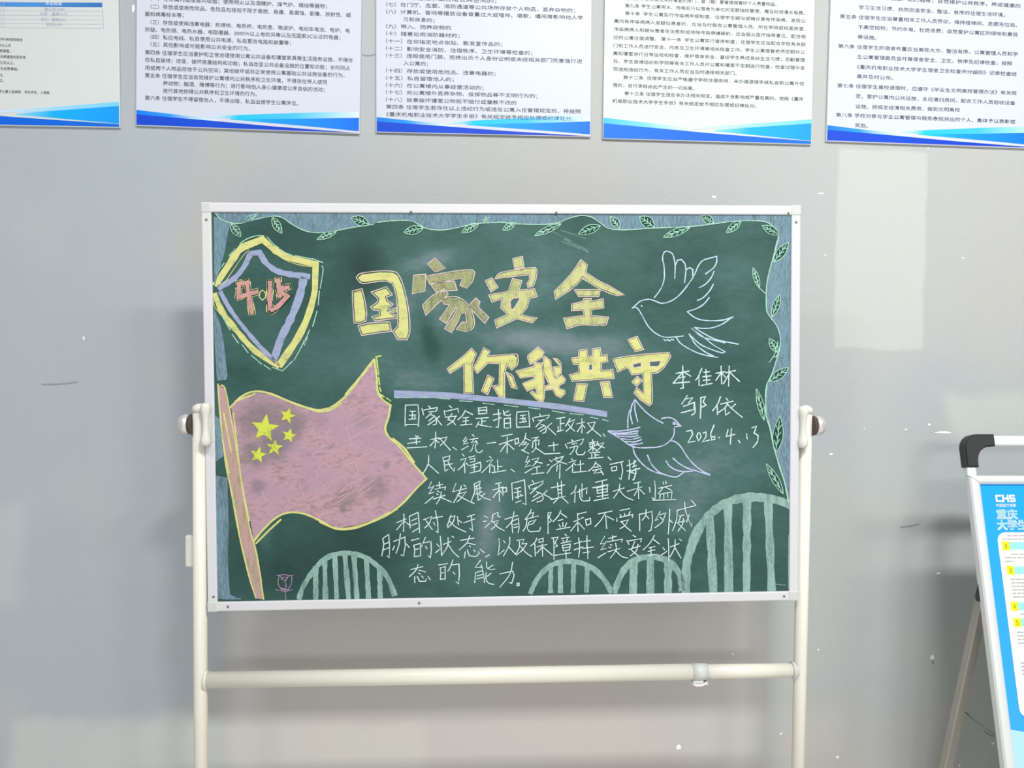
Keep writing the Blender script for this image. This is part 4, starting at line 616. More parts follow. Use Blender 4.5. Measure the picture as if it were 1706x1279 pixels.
  ('y', 1.4, 2, '-5615,2432 -5228,2992 -5095,3125;-4787,3229 -4440,2965 -4148,2847 -3884,2803;-5793,2225 -5782,2019 -5625,1812'),
  ('y', 13.3, 1, '-5294,2461 -5322,2210;-5328,2196 -4946,2308;-5143,2476 -5100,2196 -5055,1885;-5324,2467 -5119,2491;-4695,2521 -4703,1944;-4533,2565 -4509,2195;-4506,2373 -4315,2409;-4478,2299 -4347,2219 -4540,2018 -4688,1914'),
  ('d2', 11.3, 1.5, '-5294,2461 -5322,2210;-5328,2196 -4946,2308;-5143,2476 -5100,2196 -5055,1885;-5324,2467 -5119,2491;-4695,2521 -4703,1944;-4533,2565 -4509,2195;-4506,2373 -4315,2409;-4478,2299 -4347,2219 -4540,2018 -4688,1914'),
  ('p', 8.4, 2, '-5294,2461 -5322,2210;-5328,2196 -4946,2308;-5143,2476 -5100,2196 -5055,1885;-5324,2467 -5119,2491;-4695,2506 -4702,1958;-4533,2551 -4508,2210;-4506,2367 -4330,2397;-4478,2293 -4356,2219 -4540,2026 -4673,1935'),
  ('y', 1.9, 2, '-4843,2343 -4897,2284 -4898,2195 -4846,2142 -4787,2195 -4786,2284 -4843,2343'),
 ]),
 ('chalk_title', [
  ('y', 0.0, 1, '-2964,2588 -2889,2649 -2528,2694 -2277,2685 -2181,2630 -2094,2425 -2022,2130 -1980,1835 -1973,1504 -2021,1379 -2174,1379 -2254,1516 -2170,1600 -2158,1725 -2173,2140 -2210,2330 -2270,2494 -2434,2546 -2664,2527 -2828,2499 -2905,2514'),
  ('q', 1.7, 2, '-3002,2592 -2900,2675 -2529,2722 -2270,2713 -2159,2648 -2068,2434 -1996,2136 -1952,1837 -1945,1500 -2003,1351 -2189,1351 -2290,1520 -2196,1613 -2186,1725 -2200,2136 -2236,2322 -2290,2471 -2438,2518 -2661,2499 -2828,2471 -2920,2490 -3002,2592'),
  ('y', 0.0, 1, '-3052,2300 -2905,2335 -2857,2131 -2825,1876 -2843,1745 -2932,1708 -3023,1716 -3045,2027'),
  ('q', 1.7, 2, '-3079,2322 -2885,2369 -2831,2136 -2797,1875 -2817,1726 -2929,1680 -3049,1690 -3073,2025 -3079,2322'),
  ('y', 0.0, 1, '-2939,1613 -2721,1661 -2398,1679 -2359,1653 -2340,1544 -2544,1521 -2884,1467'),
  ('q', 1.7, 2, '-2975,1633 -2725,1689 -2390,1707 -2335,1669 -2308,1520 -2541,1493 -2903,1437 -2975,1633'),
  ('y', 0.0, 1, '-2659,2293 -2412,2374 -2328,2261 -2438,2218 -2411,2119 -2318,2058 -2375,2002 -2405,1909 -2234,1951 -2232,1934 -2376,1884 -2259,1832 -2244,1804 -2620,1756 -2657,1795 -2517,1836 -2531,1968 -2653,1968 -2681,2000 -2567,2082 -2540,2171'),
  ('q', 1.7, 2, '-2709,2304 -2402,2406 -2283,2248 -2404,2201 -2386,2136 -2276,2061 -2351,1987 -2370,1940 -2211,1987 -2202,1912 -2351,1884 -2240,1856 -2204,1781 -2631,1726 -2705,1810 -2547,1856 -2555,1940 -2666,1941 -2721,2006 -2591,2099 -2572,2164 -2709,2304'),
  ('o', 0.0, 1, '-1560,2861 -1440,2957 -1253,2785 -1395,2729 -1469,2763'),
  ('q', 1.7, 2, '-1580,2863 -1440,2975 -1226,2780 -1395,2714 -1479,2752 -1580,2863'),
  ('o', 0.0, 1, '-1848,2626 -1634,2643 -1653,2334 -1877,2285'),
  ('q', 1.7, 2, '-1861,2639 -1619,2658 -1640,2322 -1892,2266 -1861,2639'),
  ('o', 0.0, 1, '-1590,2610 -1300,2662 -945,2719 -690,2728 -652,2693 -689,2534 -802,2395 -920,2442 -859,2603 -1537,2479'),
  ('q', 1.7, 2, '-1610,2621 -1302,2677 -946,2734 -684,2743 -637,2697 -676,2528 -799,2379 -939,2435 -882,2584 -1546,2462 -1610,2621'),
  ('o', 0.0, 1, '-1494,2436 -1301,2494 -1062,2504 -1014,2354 -1409,2319'),
  ('q', 1.7, 2, '-1518,2444 -1303,2509 -1051,2519 -996,2341 -1417,2304 -1518,2444'),
  ('o', 0.0, 1, '-1672,2038 -1483,2218 -1261,2341 -1195,2259 -1409,2072 -1620,1863'),
  ('q', 1.7, 2, '-1689,2042 -1492,2229 -1257,2360 -1174,2257 -1400,2061 -1625,1836 -1689,2042'),
  ('o', 0.0, 1, '-1278,2147 -1171,2195 -991,2186 -847,2105 -739,1959 -668,1723 -702,1584 -843,1531 -993,1564 -891,1689 -786,1666 -828,1933 -944,1864 -985,1747 -1119,1510 -1233,1577 -1070,1791 -966,2010 -1033,2010 -1221,1697 -1335,1765 -1121,2062 -1250,2074'),
  ('q', 1.7, 2, '-1296,2154 -1174,2210 -987,2201 -838,2116 -726,1966 -653,1723 -691,1572 -842,1516 -1020,1554 -897,1704 -803,1685 -839,1910 -933,1854 -971,1742 -1114,1489 -1254,1574 -1083,1798 -989,1995 -1026,1995 -1215,1677 -1355,1761 -1147,2051 -1259,2061 -1296,2154'),
  ('o', 0.0, 1, '-729,2055 -622,2161 -555,2103 -593,2000 -380,1795 -448,1698 -713,1974'),
  ('q', 1.7, 2, '-744,2060 -622,2182 -538,2107 -576,2004 -361,1797 -446,1675 -726,1966 -744,2060'),
  ('y2', 0.0, 1, '140,2956 300,2994 328,2808 177,2791'),
  ('q', 1.7, 2, '117,2969 315,3016 348,2792 164,2773 117,2969'),
  ('y2', 0.0, 1, '-219,2579 -138,2662 92,2718 373,2763 569,2773 594,2732 561,2535 509,2431 439,2418 426,2469 474,2542 474,2672 123,2632'),
  ('q', 1.7, 2, '-242,2566 -147,2678 88,2735 371,2782 579,2792 612,2736 578,2529 521,2416 426,2398 408,2473 455,2548 455,2651 125,2613 -242,2566'),
  ('y2', 0.0, 1, '-406,2519 -306,2562 -201,2403 -311,2330'),
  ('q', 1.7, 2, '-430,2528 -298,2585 -177,2397 -318,2304 -430,2528'),
  ('y2', 0.0, 1, '-340,2234 43,2296 121,2534 146,2548 281,2516 222,2321 545,2351 590,2223 448,2187 389,1994 260,1843 401,1798 583,1777 503,1704 195,1787 -196,1607 -225,1729 41,1847 -104,1992 -82,2189 -291,2120|67,2116 85,1966 122,1947 274,2182 142,2182'),
  ('q', 1.7, 2, '-366,2247 30,2313 106,2548 144,2566 304,2529 247,2341 558,2369 614,2210 463,2172 406,1984 292,1853 405,1815 613,1786 509,1683 197,1768 -209,1581 -246,1741 9,1853 -123,1985 -103,2163 -301,2097 -366,2247;67,2116 85,1966 122,1947 274,2182 142,2182 67,2116'),
  ('y2', 0.0, 1, '974,2307 1140,2469 1351,2707 1501,2927 1611,2842 1584,2688 1436,2505 1228,2328 997,2183'),
  ('q', 1.7, 2, '955,2313 1126,2482 1336,2718 1497,2953 1630,2850 1601,2680 1449,2492 1240,2313 983,2153 955,2313'),
  ('y2', 0.0, 1, '1586,2688 1820,2534 2067,2411 2360,2253 2232,2247 1894,2377 1565,2577'),
  ('q', 1.7, 2, '1573,2718 1829,2549 2077,2426 2382,2247 2230,2228 1886,2360 1544,2567 1573,2718'),
  ('y2', 0.0, 1, '1394,2334 1873,2332 1844,2228 1458,2228'),
  ('q', 1.7, 2, '1363,2351 1896,2351 1858,2209 1449,2209 1363,2351'),
  ('y2', 0.0, 1, '1325,2045 1536,2100 1572,2153 1690,2153 1699,2092 1936,2149 1943,1998 1695,1960 1695,1815 2035,1778 2004,1676 1922,1652 1446,1653 1221,1581 1166,1761 1583,1817 1558,1955 1325,1945'),
  ('q', 1.7, 2, '1306,2059 1524,2115 1563,2172 1705,2172 1715,2115 1953,2171 1962,1983 1714,1945 1714,1832 2058,1793 2019,1661 1924,1633 1448,1634 1210,1559 1144,1776 1562,1832 1543,1936 1305,1927 1306,2059'),
  ('y', 0.0, 1, '-1183,764 -886,994 -716,1149 -637,1061 -720,841 -695,293 -853,294 -855,873 -1147,697'),
  ('q', 1.7, 2, '-1208,770 -897,1009 -713,1177 -615,1064 -701,838 -676,273 -873,274 -875,839 -1152,671 -1208,770'),
  ('y', 0.0, 1, '-664,785 -527,1027 -464,1162 -369,1111 -400,998 140,1041 200,982 185,843 91,761 -19,872 -71,669 -73,207 -155,216 -262,398 -146,423 -130,881 -398,899 -600,697'),
  ('q', 1.7, 2, '-687,782 -544,1035 -473,1190 -346,1119 -375,1021 149,1061 219,990 205,834 91,736 -8,835 -51,666 -54,184 -167,199 -293,412 -166,440 -149,864 -390,879 -603,668 -687,782'),
  ('y', 0.0, 1, '-495,323 -380,611 -290,559 -404,271'),
  ('q', 1.7, 2, '-520,314 -391,639 -264,568 -393,243 -520,314'),
  ('y', 0.0, 1, '-6,674 101,594 174,378 103,398'),
  ('q', 1.7, 2, '-23,694 119,608 203,353 89,382 -23,694'),
  ('y', 0.0, 1, '1326,954 1460,968 1475,1110 1601,1132 1626,976 1749,995 1750,1137 1873,1160 1898,1003 2013,1017 2024,912 1895,884 1895,690 2127,717 2150,572 1325,522 1283,619 1477,672 1460,863 1357,863|1658,842 1729,842 1729,728 1652,728'),
  ('q', 1.7, 2, '1301,971 1443,985 1458,1127 1615,1155 1643,999 1729,1012 1730,1154 1887,1182 1915,1026 2030,1040 2044,897 1915,869 1915,713 2145,740 2173,555 1314,502 1257,631 1457,687 1443,843 1343,843 1301,971;1658,842 1729,842 1729,728 1652,728 1658,842'),
  ('y', 0.0, 1, '1431,439 1605,427 1539,108 1365,121'),
  ('q', 1.7, 2, '1414,459 1628,444 1556,88 1342,104 1414,459'),
  ('y', 0.0, 1, '1909,468 2058,478 2121,190 1972,191'),
  ('q', 1.7, 2, '1886,485 2073,498 2144,170 1958,171 1886,485'),
  ('y', 0.0, 1, '2475,1326 2636,1382 2748,1151 2613,1117'),
  ('q', 1.7, 2, '2446,1337 2647,1408 2777,1137 2604,1094 2446,1337'),
  ('y', 0.0, 1, '2171,939 2579,1003 3068,1044 3285,1058 3317,992 3196,804 3057,684 2916,668 2936,365 2931,59 2891,19 2732,123 2599,255 2639,335 2792,223 2783,674 2544,644 2489,753 2374,810 2395,770 2257,708|2547,838 2720,880 2734,794 2576,767|2893,894 3138,907 3080,793 2907,794'),
  ('q', 1.7, 2, '2145,954 2576,1023 3065,1064 3296,1078 3340,992 3210,792 3066,664 2936,651 2957,365 2951,50 2893,-7 2720,109 2576,253 2634,367 2778,251 2763,652 2533,624 2475,739 2374,810 2432,767 2245,683 2145,954;2547,838 2720,880 2734,794 2576,767 2547,838;2893,894 3138,907 3080,793 2907,794 2893,894'),
  ('y', 0.0, 1, '2562,481 2648,569 2720,509 2634,421'),
  ('q', 1.7, 2, '2533,481 2648,595 2749,509 2634,395 2533,481'),
  ('y', 0.0, 1, '432,1015 624,1177 730,1089 694,1000 573,921 474,867 436,954'),
  ('q', 1.7, 2, '415,1022 624,1198 749,1094 707,990 581,907 466,845 420,950 415,1022'),
  ('y', 0.0, 1, '199,706 554,791 563,861 697,860 711,708 731,395 735,190 712,108 677,101 568,180 486,276 515,286 605,237 593,399 408,324 331,454 564,554 565,630 275,587'),
  ('q', 1.7, 2, '174,717 539,804 550,876 712,876 727,709 747,396 751,188 725,94 672,84 558,168 459,284 517,304 589,262 579,377 402,305 309,461 549,564 549,611 267,571 174,717'),
  ('y', 0.0, 1, '754,983 761,990 859,918 878,799 931,618 983,535 1048,340 1150,310 1153,254 1078,189 1009,220 959,310 844,487 742,712 743,874'),
  ('q', 1.7, 2, '738,990 759,1011 874,927 894,802 946,625 998,541 1060,353 1165,321 1170,248 1081,170 997,207 945,301 830,479 727,709 727,875 738,990'),
  ('y', 0.0, 1, '947,963 1010,934 1077,848 1077,654 979,597 954,778 1091,795'),
  ('q', 1.7, 2, '931,973 1020,947 1093,853 1092,645 967,572 936,791 1061,806 931,973'),
  ('y', 0.0, 1, '1091,623 1167,537 1142,480 1072,450 990,368 779,341 765,387 902,445 1008,550'),
  ('q', 1.7, 2, '1092,645 1186,540 1155,467 1081,436 997,353 767,323 747,396 893,458 998,562 1092,645'),
 ]),
 ('chalk_divider', [
  ('l', 0.0, 1, '-2272,342 -1268,299 -136,184 1004,55 2030,-111 2029,-233 1004,-67 -137,75 -1268,179 -2274,185'),
  ('m', 1.7, 2, '-2226,188 -2159,194;-2077,190 -1905,196;-1792,191 -1583,190;-1418,178 -1155,157;-968,119 -697,103;-501,71 -259,39;-64,29 223,-10;420,-26 663,-58;907,-95 1166,-143;1272,-154 1547,-180;1685,-230 1845,-262;1930,-278 2052,-309'),
 ]),
 ('chalk_leaf_border', [
  ('m', 1.9, 3, '-5738,3852 -5604,3715 -5299,3647 -5025,3717 -4648,3795 -4443,3772 -4239,3634 -4000,3514 -3760,3474 -3415,3510 -3069,3580 -2653,3641;-2566,3686 -2236,3719 -1923,3720 -1749,3645 -1576,3558 -1296,3535 -1016,3578 -595,3667 -47,3697;-167,3701 199,3666 750,3657 1045,3695 1229,3769 1488,3836 1710,3807 1895,3691 2080,3575 2414,3554 3010,3593 3720,3625 4208,3682 4584,3732 5036,3749 5338,3706 5548,3503 5511,3299 5474,3151'),
  ('m', 2.2, 3, '5543,3427 5531,3312 5441,3004 5364,2721 5313,2464 5301,2155 5316,1923 5395,1781 5528,1613 5595,1406 5596,1200 5532,941 5428,631 5324,419'),
  ('m', 3.1, 3, '5326,405 5300,190 5316,-215 5400,-486 5471,-838 5541,-1082 5625,-1354 5709,-1600 5795,-2009'),
  ('b', 0.0, 1, '-5738,3852 -5604,3715 -5298,3647 -5025,3718 -4647,3795 -4442,3772 -4239,3634 -3999,3515 -3759,3474 -3414,3510 -3068,3581 -2652,3640 -2565,3687 -2236,3719 -1923,3721 -1749,3644 -1576,3558 -1296,3535 -1017,3578 -595,3667 -47,3698 199,3666 750,3657 1045,3695 1229,3769 1488,3836 1710,3807 1895,3691 2079,3574 2415,3554 3009,3593 3720,3625 4208,3683 4584,3732 5036,3748 5697,3692 5830,3656 5830,3874 -46,3853 -5802,3873'),
  ('b', 0.0, 1, '5036,3748 5338,3706 5548,3503 5542,3427 5531,3312 5441,3004 5364,2721 5313,2464 5301,2155 5316,1923 5395,1781 5527,1613 5595,1406 5596,1200 5532,940 5428,630 5325,419 5326,405 5300,190 5316,-215 5400,-485 5471,-838 5541,-1082 5625,-1355 5709,-1600 5795,-2009 5830,-2007 5830,3874 5101,3871'),
  ('b', 0.0, 1, '-5769,3785 -5433,3716 -5508,3410 -5584,3022 -5681,2728 -5779,2398'),
  ('b', 0.0, 1, '-5797,1997 -5674,1666 -5610,1311 -5550,658 -5575,563 -5762,553 -5795,1430'),
  ('b', 0.0, 1, '-5815,-1330 -5581,-1380 -5573,-2388 -5597,-3170 -5570,-3713 -5407,-3825 -5819,-3805'),
  ('b', 0.0, 1, '-5807,-113 -5704,-233 -5657,-949 -5811,-1067'),
  ('b', 2.4, 2, '-5806,-3769 -5689,-3808 -5359,-3814;-5594,-3737 -5453,-3788'),
  ('g2', 0.0, 2, '-5435,3647 -5443,3581 -5424,3499 -5373,3437 -5309,3406 -5251,3389 -5250,3448 -5267,3517 -5306,3585 -5377,3630'),
  ('m', 1.5, 3, '-5435,3647 -5443,3581 -5424,3499 -5373,3437 -5309,3406 -5251,3389;-5435,3647 -5377,3630 -5306,3585 -5267,3517 -5250,3448 -5251,3389;-5435,3647 -5358,3527 -5271,3424;-5388,3582 -5399,3520;-5395,3592 -5341,3578;-5352,3530 -5363,3468;-5358,3540 -5304,3527;-5315,3479 -5326,3416;-5321,3489 -5267,3475'),
  ('g2', 0.0, 2, '-4631,3771 -4639,3702 -4623,3605 -4573,3533 -4508,3488 -4447,3461 -4446,3527 -4459,3602 -4499,3685 -4570,3743'),
  ('m', 1.5, 3, '-4631,3771 -4639,3702 -4623,3605 -4573,3533 -4508,3488 -4447,3461;-4631,3771 -4570,3743 -4499,3685 -4459,3602 -4446,3527 -4447,3461;-4631,3771 -4554,3630 -4467,3499;-4584,3692 -4595,3626;-4591,3705 -4533,3682;-4547,3630 -4558,3564;-4554,3643 -4496,3620;-4510,3568 -4522,3502;-4517,3582 -4459,3558'),
  ('g2', 0.0, 2, '-3380,3499 -3449,3506 -3556,3492 -3646,3446 -3716,3394 -3761,3342 -3696,3339 -3609,3353 -3513,3385 -3426,3447'),
  ('m', 1.5, 3, '-3380,3499 -3449,3506 -3556,3492 -3646,3446 -3716,3394 -3761,3342;-3380,3499 -3426,3447 -3513,3385 -3609,3353 -3696,3339 -3761,3342;-3380,3499 -3553,3433 -3713,3360;-3477,3461 -3543,3468;-3460,3468 -3502,3416;-3553,3430 -3619,3436;-3536,3436 -3578,3384;-3630,3398 -3695,3405;-3612,3405 -3654,3353'),
  ('g2', 0.0, 2, '-2739,3641 -2770,3710 -2842,3786 -2931,3810 -3014,3802 -3084,3778 -3050,3719 -2992,3657 -2909,3616 -2809,3616'),
  ('m', 1.5, 3, '-2739,3641 -2770,3710 -2842,3786 -2931,3810 -3014,3802 -3084,3778;-2739,3641 -2809,3616 -2909,3616 -2992,3657 -3050,3719 -3084,3778;-2739,3641 -2891,3709 -3046,3757;-2825,3675 -2852,3744;-2812,3668 -2878,3643;-2894,3702 -2921,3772;-2881,3695 -2947,3671;-2963,3730 -2990,3799;-2949,3723 -3015,3698'),
  ('g2', 0.0, 2, '-1663,3575 -1732,3610 -1837,3623 -1927,3595 -1997,3543 -2046,3487 -1981,3463 -1897,3449 -1800,3463 -1712,3519'),
  ('m', 1.5, 3, '-1663,3575 -1732,3610 -1837,3623 -1927,3595 -1997,3543 -2046,3487;-1663,3575 -1712,3519 -1800,3463 -1897,3449 -1981,3463 -2046,3487;-1663,3575 -1837,3543 -2001,3494;-1757,3554 -1823,3589;-1743,3558 -1789,3502;-1834,3536 -1900,3571;-1820,3540 -1866,3484;-1911,3519 -1976,3553;-1897,3522 -1942,3466'),
  ('g2', 0.0, 2, '-560,3667 -630,3674 -729,3656 -806,3603 -863,3544 -894,3484 -828,3484 -751,3499 -663,3537 -592,3611'),
  ('m', 1.5, 3, '-560,3667 -630,3674 -729,3656 -806,3603 -863,3544 -894,3484;-560,3667 -592,3611 -663,3537 -751,3499 -828,3484 -894,3484;-560,3667 -715,3590 -852,3502;-645,3621 -708,3628;-631,3628 -659,3572;-712,3586 -775,3593;-697,3593 -726,3537;-778,3547 -841,3558;-764,3554 -793,3498'),
  ('m', 1.4, 3, '-5126,3786 -4886,3856;-5093,3734 -4904,3814;-5024,3735 -4920,3856;-5074,3820 -5008,3717;-455,3702 -419,3825 -367,3668;-490,3737 -349,3790;-437,3667 -401,3807'),
  ('g2', 0.0, 2, '181,3684 126,3691 45,3680 -14,3640 -54,3588 -76,3537 -25,3534 41,3545 107,3575 159,3633'),
  ('m', 1.5, 3, '181,3684 126,3691 45,3680 -14,3640 -54,3588 -76,3537;181,3684 159,3633 107,3575 41,3545 -25,3534 -76,3537;181,3684 63,3622 -43,3552;118,3647 63,3658;126,3655 107,3604;67,3618 12,3629;74,3625 56,3574;16,3589 -39,3599;23,3596 4,3545'),
  ('g2', 0.0, 2, '1100,3670 1004,3666 860,3632 728,3566 632,3496 565,3430 657,3442 775,3468 908,3523 1033,3604'),
  ('m', 1.5, 3, '1100,3670 1004,3666 860,3632 728,3566 632,3496 565,3430;1100,3670 1033,3604 908,3523 775,3468 657,3442 565,3430;1100,3670 857,3566 632,3456;967,3611 879,3607;989,3618 926,3556;860,3563 772,3559;882,3570 820,3508;753,3515 665,3511;775,3522 713,3460'),
  ('g2', 0.0, 2, '1895,3636 1809,3658 1684,3654 1576,3606 1502,3536 1450,3470 1532,3456 1631,3460 1746,3493 1843,3570'),
  ('m', 1.5, 3, '1895,3636 1809,3658 1684,3654 1576,3606 1502,3536 1450,3470;1895,3636 1843,3570 1746,3493 1631,3460 1532,3456 1450,3470;1895,3636 1691,3570 1506,3485;1783,3596 1702,3617;1802,3603 1754,3537;1694,3562 1613,3584;1713,3570 1665,3504;1606,3529 1524,3551;1624,3536 1576,3470'),
  ('g2', 0.0, 2, '2284,3583 2291,3645 2277,3729 2225,3784 2158,3809 2099,3820 2095,3762 2110,3696 2150,3634 2225,3594'),
  ('m', 1.5, 3, '2284,3583 2291,3645 2277,3729 2225,3784 2158,3809 2099,3820;2284,3583 2225,3594 2150,3634 2110,3696 2095,3762 2099,3820;2284,3583 2206,3693 2117,3791;2236,3641 2247,3704;2243,3634 2188,3641;2199,3689 2210,3751;2206,3682 2150,3689;2162,3736 2173,3799;2169,3729 2113,3736'),
  ('g2', 0.0, 2, '2991,3604 2984,3685 2939,3780 2857,3827 2771,3834 2693,3823 2708,3750 2741,3676 2812,3611 2913,3593'),
  ('m', 1.5, 3, '2991,3604 2984,3685 2939,3780 2857,3827 2771,3834 2693,3823;2991,3604 2913,3593 2812,3611 2741,3676 2708,3750 2693,3823;2991,3604 2861,3710 2726,3794;2917,3659 2913,3740;2928,3651 2853,3636;2857,3703 2853,3783;2868,3695 2794,3680;2797,3746 2793,3827;2808,3739 2734,3724'),
  ('g2', 0.0, 2, '3720,3607 3623,3614 3477,3599 3346,3539 3245,3473 3178,3410 3272,3407 3387,3422 3526,3466 3653,3544'),
  ('m', 1.5, 3, '3720,3607 3623,3614 3477,3599 3346,3539 3245,3473 3178,3410;3720,3607 3653,3544 3526,3466 3387,3422 3272,3407 3178,3410;3720,3607 3473,3525 3245,3429;3585,3558 3496,3569;3608,3566 3544,3503;3477,3518 3387,3528;3499,3525 3436,3462;3369,3480 3279,3487;3391,3488 3328,3425'),
  ('g2', 0.0, 2, '4208,3701 4192,3760 4151,3830 4087,3855 4019,3855 3963,3840 3982,3788 4016,3733 4072,3693 4151,3686'),
  ('m', 1.5, 3, '4208,3701 4192,3760 4151,3830 4087,3855 4019,3855 3963,3840;4208,3701 4151,3686 4072,3693 4016,3733 3982,3788 3963,3840;4208,3701 4102,3770 3989,3818;4147,3737 4136,3796;4155,3730 4102,3715;4098,3763 4087,3822;4106,3759 4053,3741;4050,3792 4038,3851;4057,3785 4005,3770'),
  ('g2', 0.0, 2, '4772,3740 4700,3736 4603,3703 4535,3636 4494,3566 4472,3499 4539,3510 4615,3537 4693,3592 4750,3677'),
  ('m', 1.5, 3, '4772,3740 4700,3736 4603,3703 4535,3636 4494,3566 4472,3499;4772,3740 4750,3677 4693,3592 4615,3537 4539,3510 4472,3499;4772,3740 4633,3636 4509,3525;4697,3681 4629,3677;4708,3688 4689,3625;4637,3633 4569,3629;4648,3640 4629,3577;4577,3584 4509,3580;4588,3592 4569,3529'),
  ('g2', 0.0, 2, '5567,3466 5536,3533 5460,3614 5369,3650 5278,3657 5206,3650 5245,3591 5302,3524 5389,3473 5495,3458'),
  ('m', 1.5, 3, '5567,3466 5536,3533 5460,3614 5369,3650 5278,3657 5206,3650;5567,3466 5495,3458 5389,3473 5302,3524 5245,3591 5206,3650;5567,3466 5407,3554 5248,3624;5476,3514 5449,3577;5491,3506 5423,3495;5404,3551 5377,3613;5419,3543 5351,3532;5332,3587 5305,3650;5347,3580 5279,3569'),
  ('g2', 0.0, 2, '5454,2914 5541,2945 5648,3019 5716,3125 5746,3225 5754,3312 5675,3276 5589,3217 5508,3122 5462,3001'),
  ('m', 1.5, 3, '5454,2914 5541,2945 5648,3019 5716,3125 5746,3225 5754,3312;5454,2914 5462,3001 5508,3122 5589,3217 5675,3276 5754,3312;5454,2914 5595,3089 5715,3266;5530,3014 5611,3040;5517,2999 5521,3081;5590,3094 5671,3120;5577,3078 5581,3161;5650,3174 5731,3199;5636,3158 5641,3240'),
  ('g2', 0.0, 2, '5156,2387 5166,2459 5157,2569 5120,2669 5070,2744 5022,2798 5017,2728 5023,2641 5053,2536 5108,2441'),
  ('m', 1.5, 3, '5156,2387 5166,2459 5157,2569 5120,2669 5070,2744 5022,2798;5156,2387 5108,2441 5053,2536 5023,2641 5017,2728 5022,2798;5156,2387 5099,2574 5036,2746;5124,2489 5134,2556;5129,2474 5081,2523;5097,2572 5107,2638;5102,2556 5055,2605;5070,2654 5080,2721;5076,2638 5028,2687'),
  ('g2', 0.0, 2, '5421,1794 5484,1851 5557,1956 5593,2075 5598,2175 5590,2258 5535,2199 5475,2116 5428,2000 5413,1877'),
  ('m', 1.5, 3, '5421,1794 5484,1851 5557,1956 5593,2075 5598,2175 5590,2258;5421,1794 5413,1877 5428,2000 5475,2116 5535,2199 5590,2258;5421,1794 5502,2000 5566,2204;5463,1910 5526,1962;5458,1892 5447,1969;5496,2003 5559,2054;5491,1985 5480,2062;5530,2096 5593,2147;5525,2078 5514,2155'),
  ('g2', 0.0, 2, '5544,1070 5554,1135 5543,1223 5493,1290 5432,1332 5371,1355 5367,1296 5377,1224 5415,1148 5484,1094'),
  ('m', 1.5, 3, '5544,1070 5554,1135 5543,1223 5493,1290 5432,1332 5371,1355;5544,1070 5484,1094 5415,1148 5377,1224 5367,1296 5371,1355;5544,1070 5472,1203 5390,1319;5502,1143 5515,1202;5507,1130 5449,1151;5467,1200 5480,1259;5472,1187 5414,1208;5433,1257 5445,1316;5438,1244 5380,1265'),
  ('g2', 0.0, 2, '5377,476 5466,478 5590,516 5682,593 5739,678 5770,759 5686,749 5589,718 5484,654 5408,553'),
  ('m', 1.5, 3, '5377,476 5466,478 5590,516 5682,593 5739,678 5770,759;5377,476 5408,553 5484,654 5589,718 5686,749 5770,759;5377,476 5558,596 5721,728;5476,548 5561,545;5461,535 5486,612;5555,604 5640,601;5539,591 5565,669;5634,661 5718,658;5618,648 5644,726'),
  ('m', 1.7, 3, '5156,2387 5301,2258;5374,864 5479,1019;5466,967 5556,1303;5505,967 5597,1122'),
  ('g2', 0.0, 2, '5276,-323 5286,-217 5274,-47 5227,112 5166,236 5108,326 5103,221 5112,86 5149,-76 5218,-233'),
  ('m', 1.5, 3, '5276,-323 5286,-217 5274,-47 5227,112 5166,236 5108,326;5276,-323 5218,-233 5149,-76 5112,86 5103,221 5108,326;5276,-323 5206,-31 5125,247;5234,-160 5247,-61;5239,-187 5184,-103;5200,-31 5213,69;5206,-58 5151,26;5167,99 5180,199;5172,72 5117,156'),
  ('g2', 0.0, 2, '5513,-1001 5587,-896 5660,-712 5669,-520 5646,-363 5604,-244 5542,-352 5485,-497 5451,-686 5474,-881'),
  ('m', 1.5, 3, '5513,-1001 5587,-896 5660,-712 5669,-520 5646,-363 5604,-244;5513,-1001 5474,-881 5451,-686 5485,-497 5542,-352 5604,-244;5513,-1001 5563,-660 5589,-333;5537,-811 5607,-715;5531,-841 5489,-730;5555,-660 5626,-563;5550,-690 5508,-578;5573,-509 5644,-412;5568,-538 5526,-427'),
  ('g2', 0.0, 2, '5683,-1844 5666,-1730 5604,-1555 5507,-1402 5408,-1292 5322,-1216 5347,-1327 5395,-1463 5478,-1624 5597,-1767'),
  ('m', 1.5, 3, '5683,-1844 5666,-1730 5604,-1555 5507,-1402 5408,-1292 5322,-1216;5683,-1844 5597,-1767 5478,-1624 5395,-1463 5347,-1327 5322,-1216;5683,-1844 5525,-1557 5361,-1292;5594,-1685 5577,-1579;5608,-1713 5525,-1641;5522,-1559 5505,-1453;5536,-1587 5453,-1515;5450,-1434 5433,-1328;5464,-1461 5381,-1390'),
 ]),
 ('chalk_arch', [
  ('a', 10.1, 1, '-4204,-3831 -4131,-3615 -3986,-3376 -3793,-3137 -3578,-2984 -3316,-2928 -3054,-2956 -2817,-3057 -2580,-3255 -2415,-3476 -2298,-3794'),
  ('a', 9.9, 2, '-3865,-3209 -3873,-3837;-3685,-3067 -3678,-3841;-3483,-2997 -3457,-3833;-3281,-2989 -3219,-3837;-3102,-2980 -3052,-3841;-2853,-3093 -2820,-3833;-2592,-3254 -2586,-3837'),
 ]),
 ('chalk_arch', [
  ('a', 10.4, 1, '459,-3806 572,-3553 759,-3331 984,-3204 1245,-3171 1507,-3213 1769,-3349 1976,-3578 2115,-3814'),
  ('a', 9.9, 2, '871,-3296 863,-3791;1069,-3262 1068,-3795;1339,-3229 1326,-3799;1620,-3271 1600,-3797'),
 ]),
 ('chalk_arch', [
  ('a', 13.3, 1, '2183,-3815 2277,-3546 2409,-3322 2635,-3156 2899,-3104 3164,-3146 3391,-3282 3543,-3530 3574,-3796'),
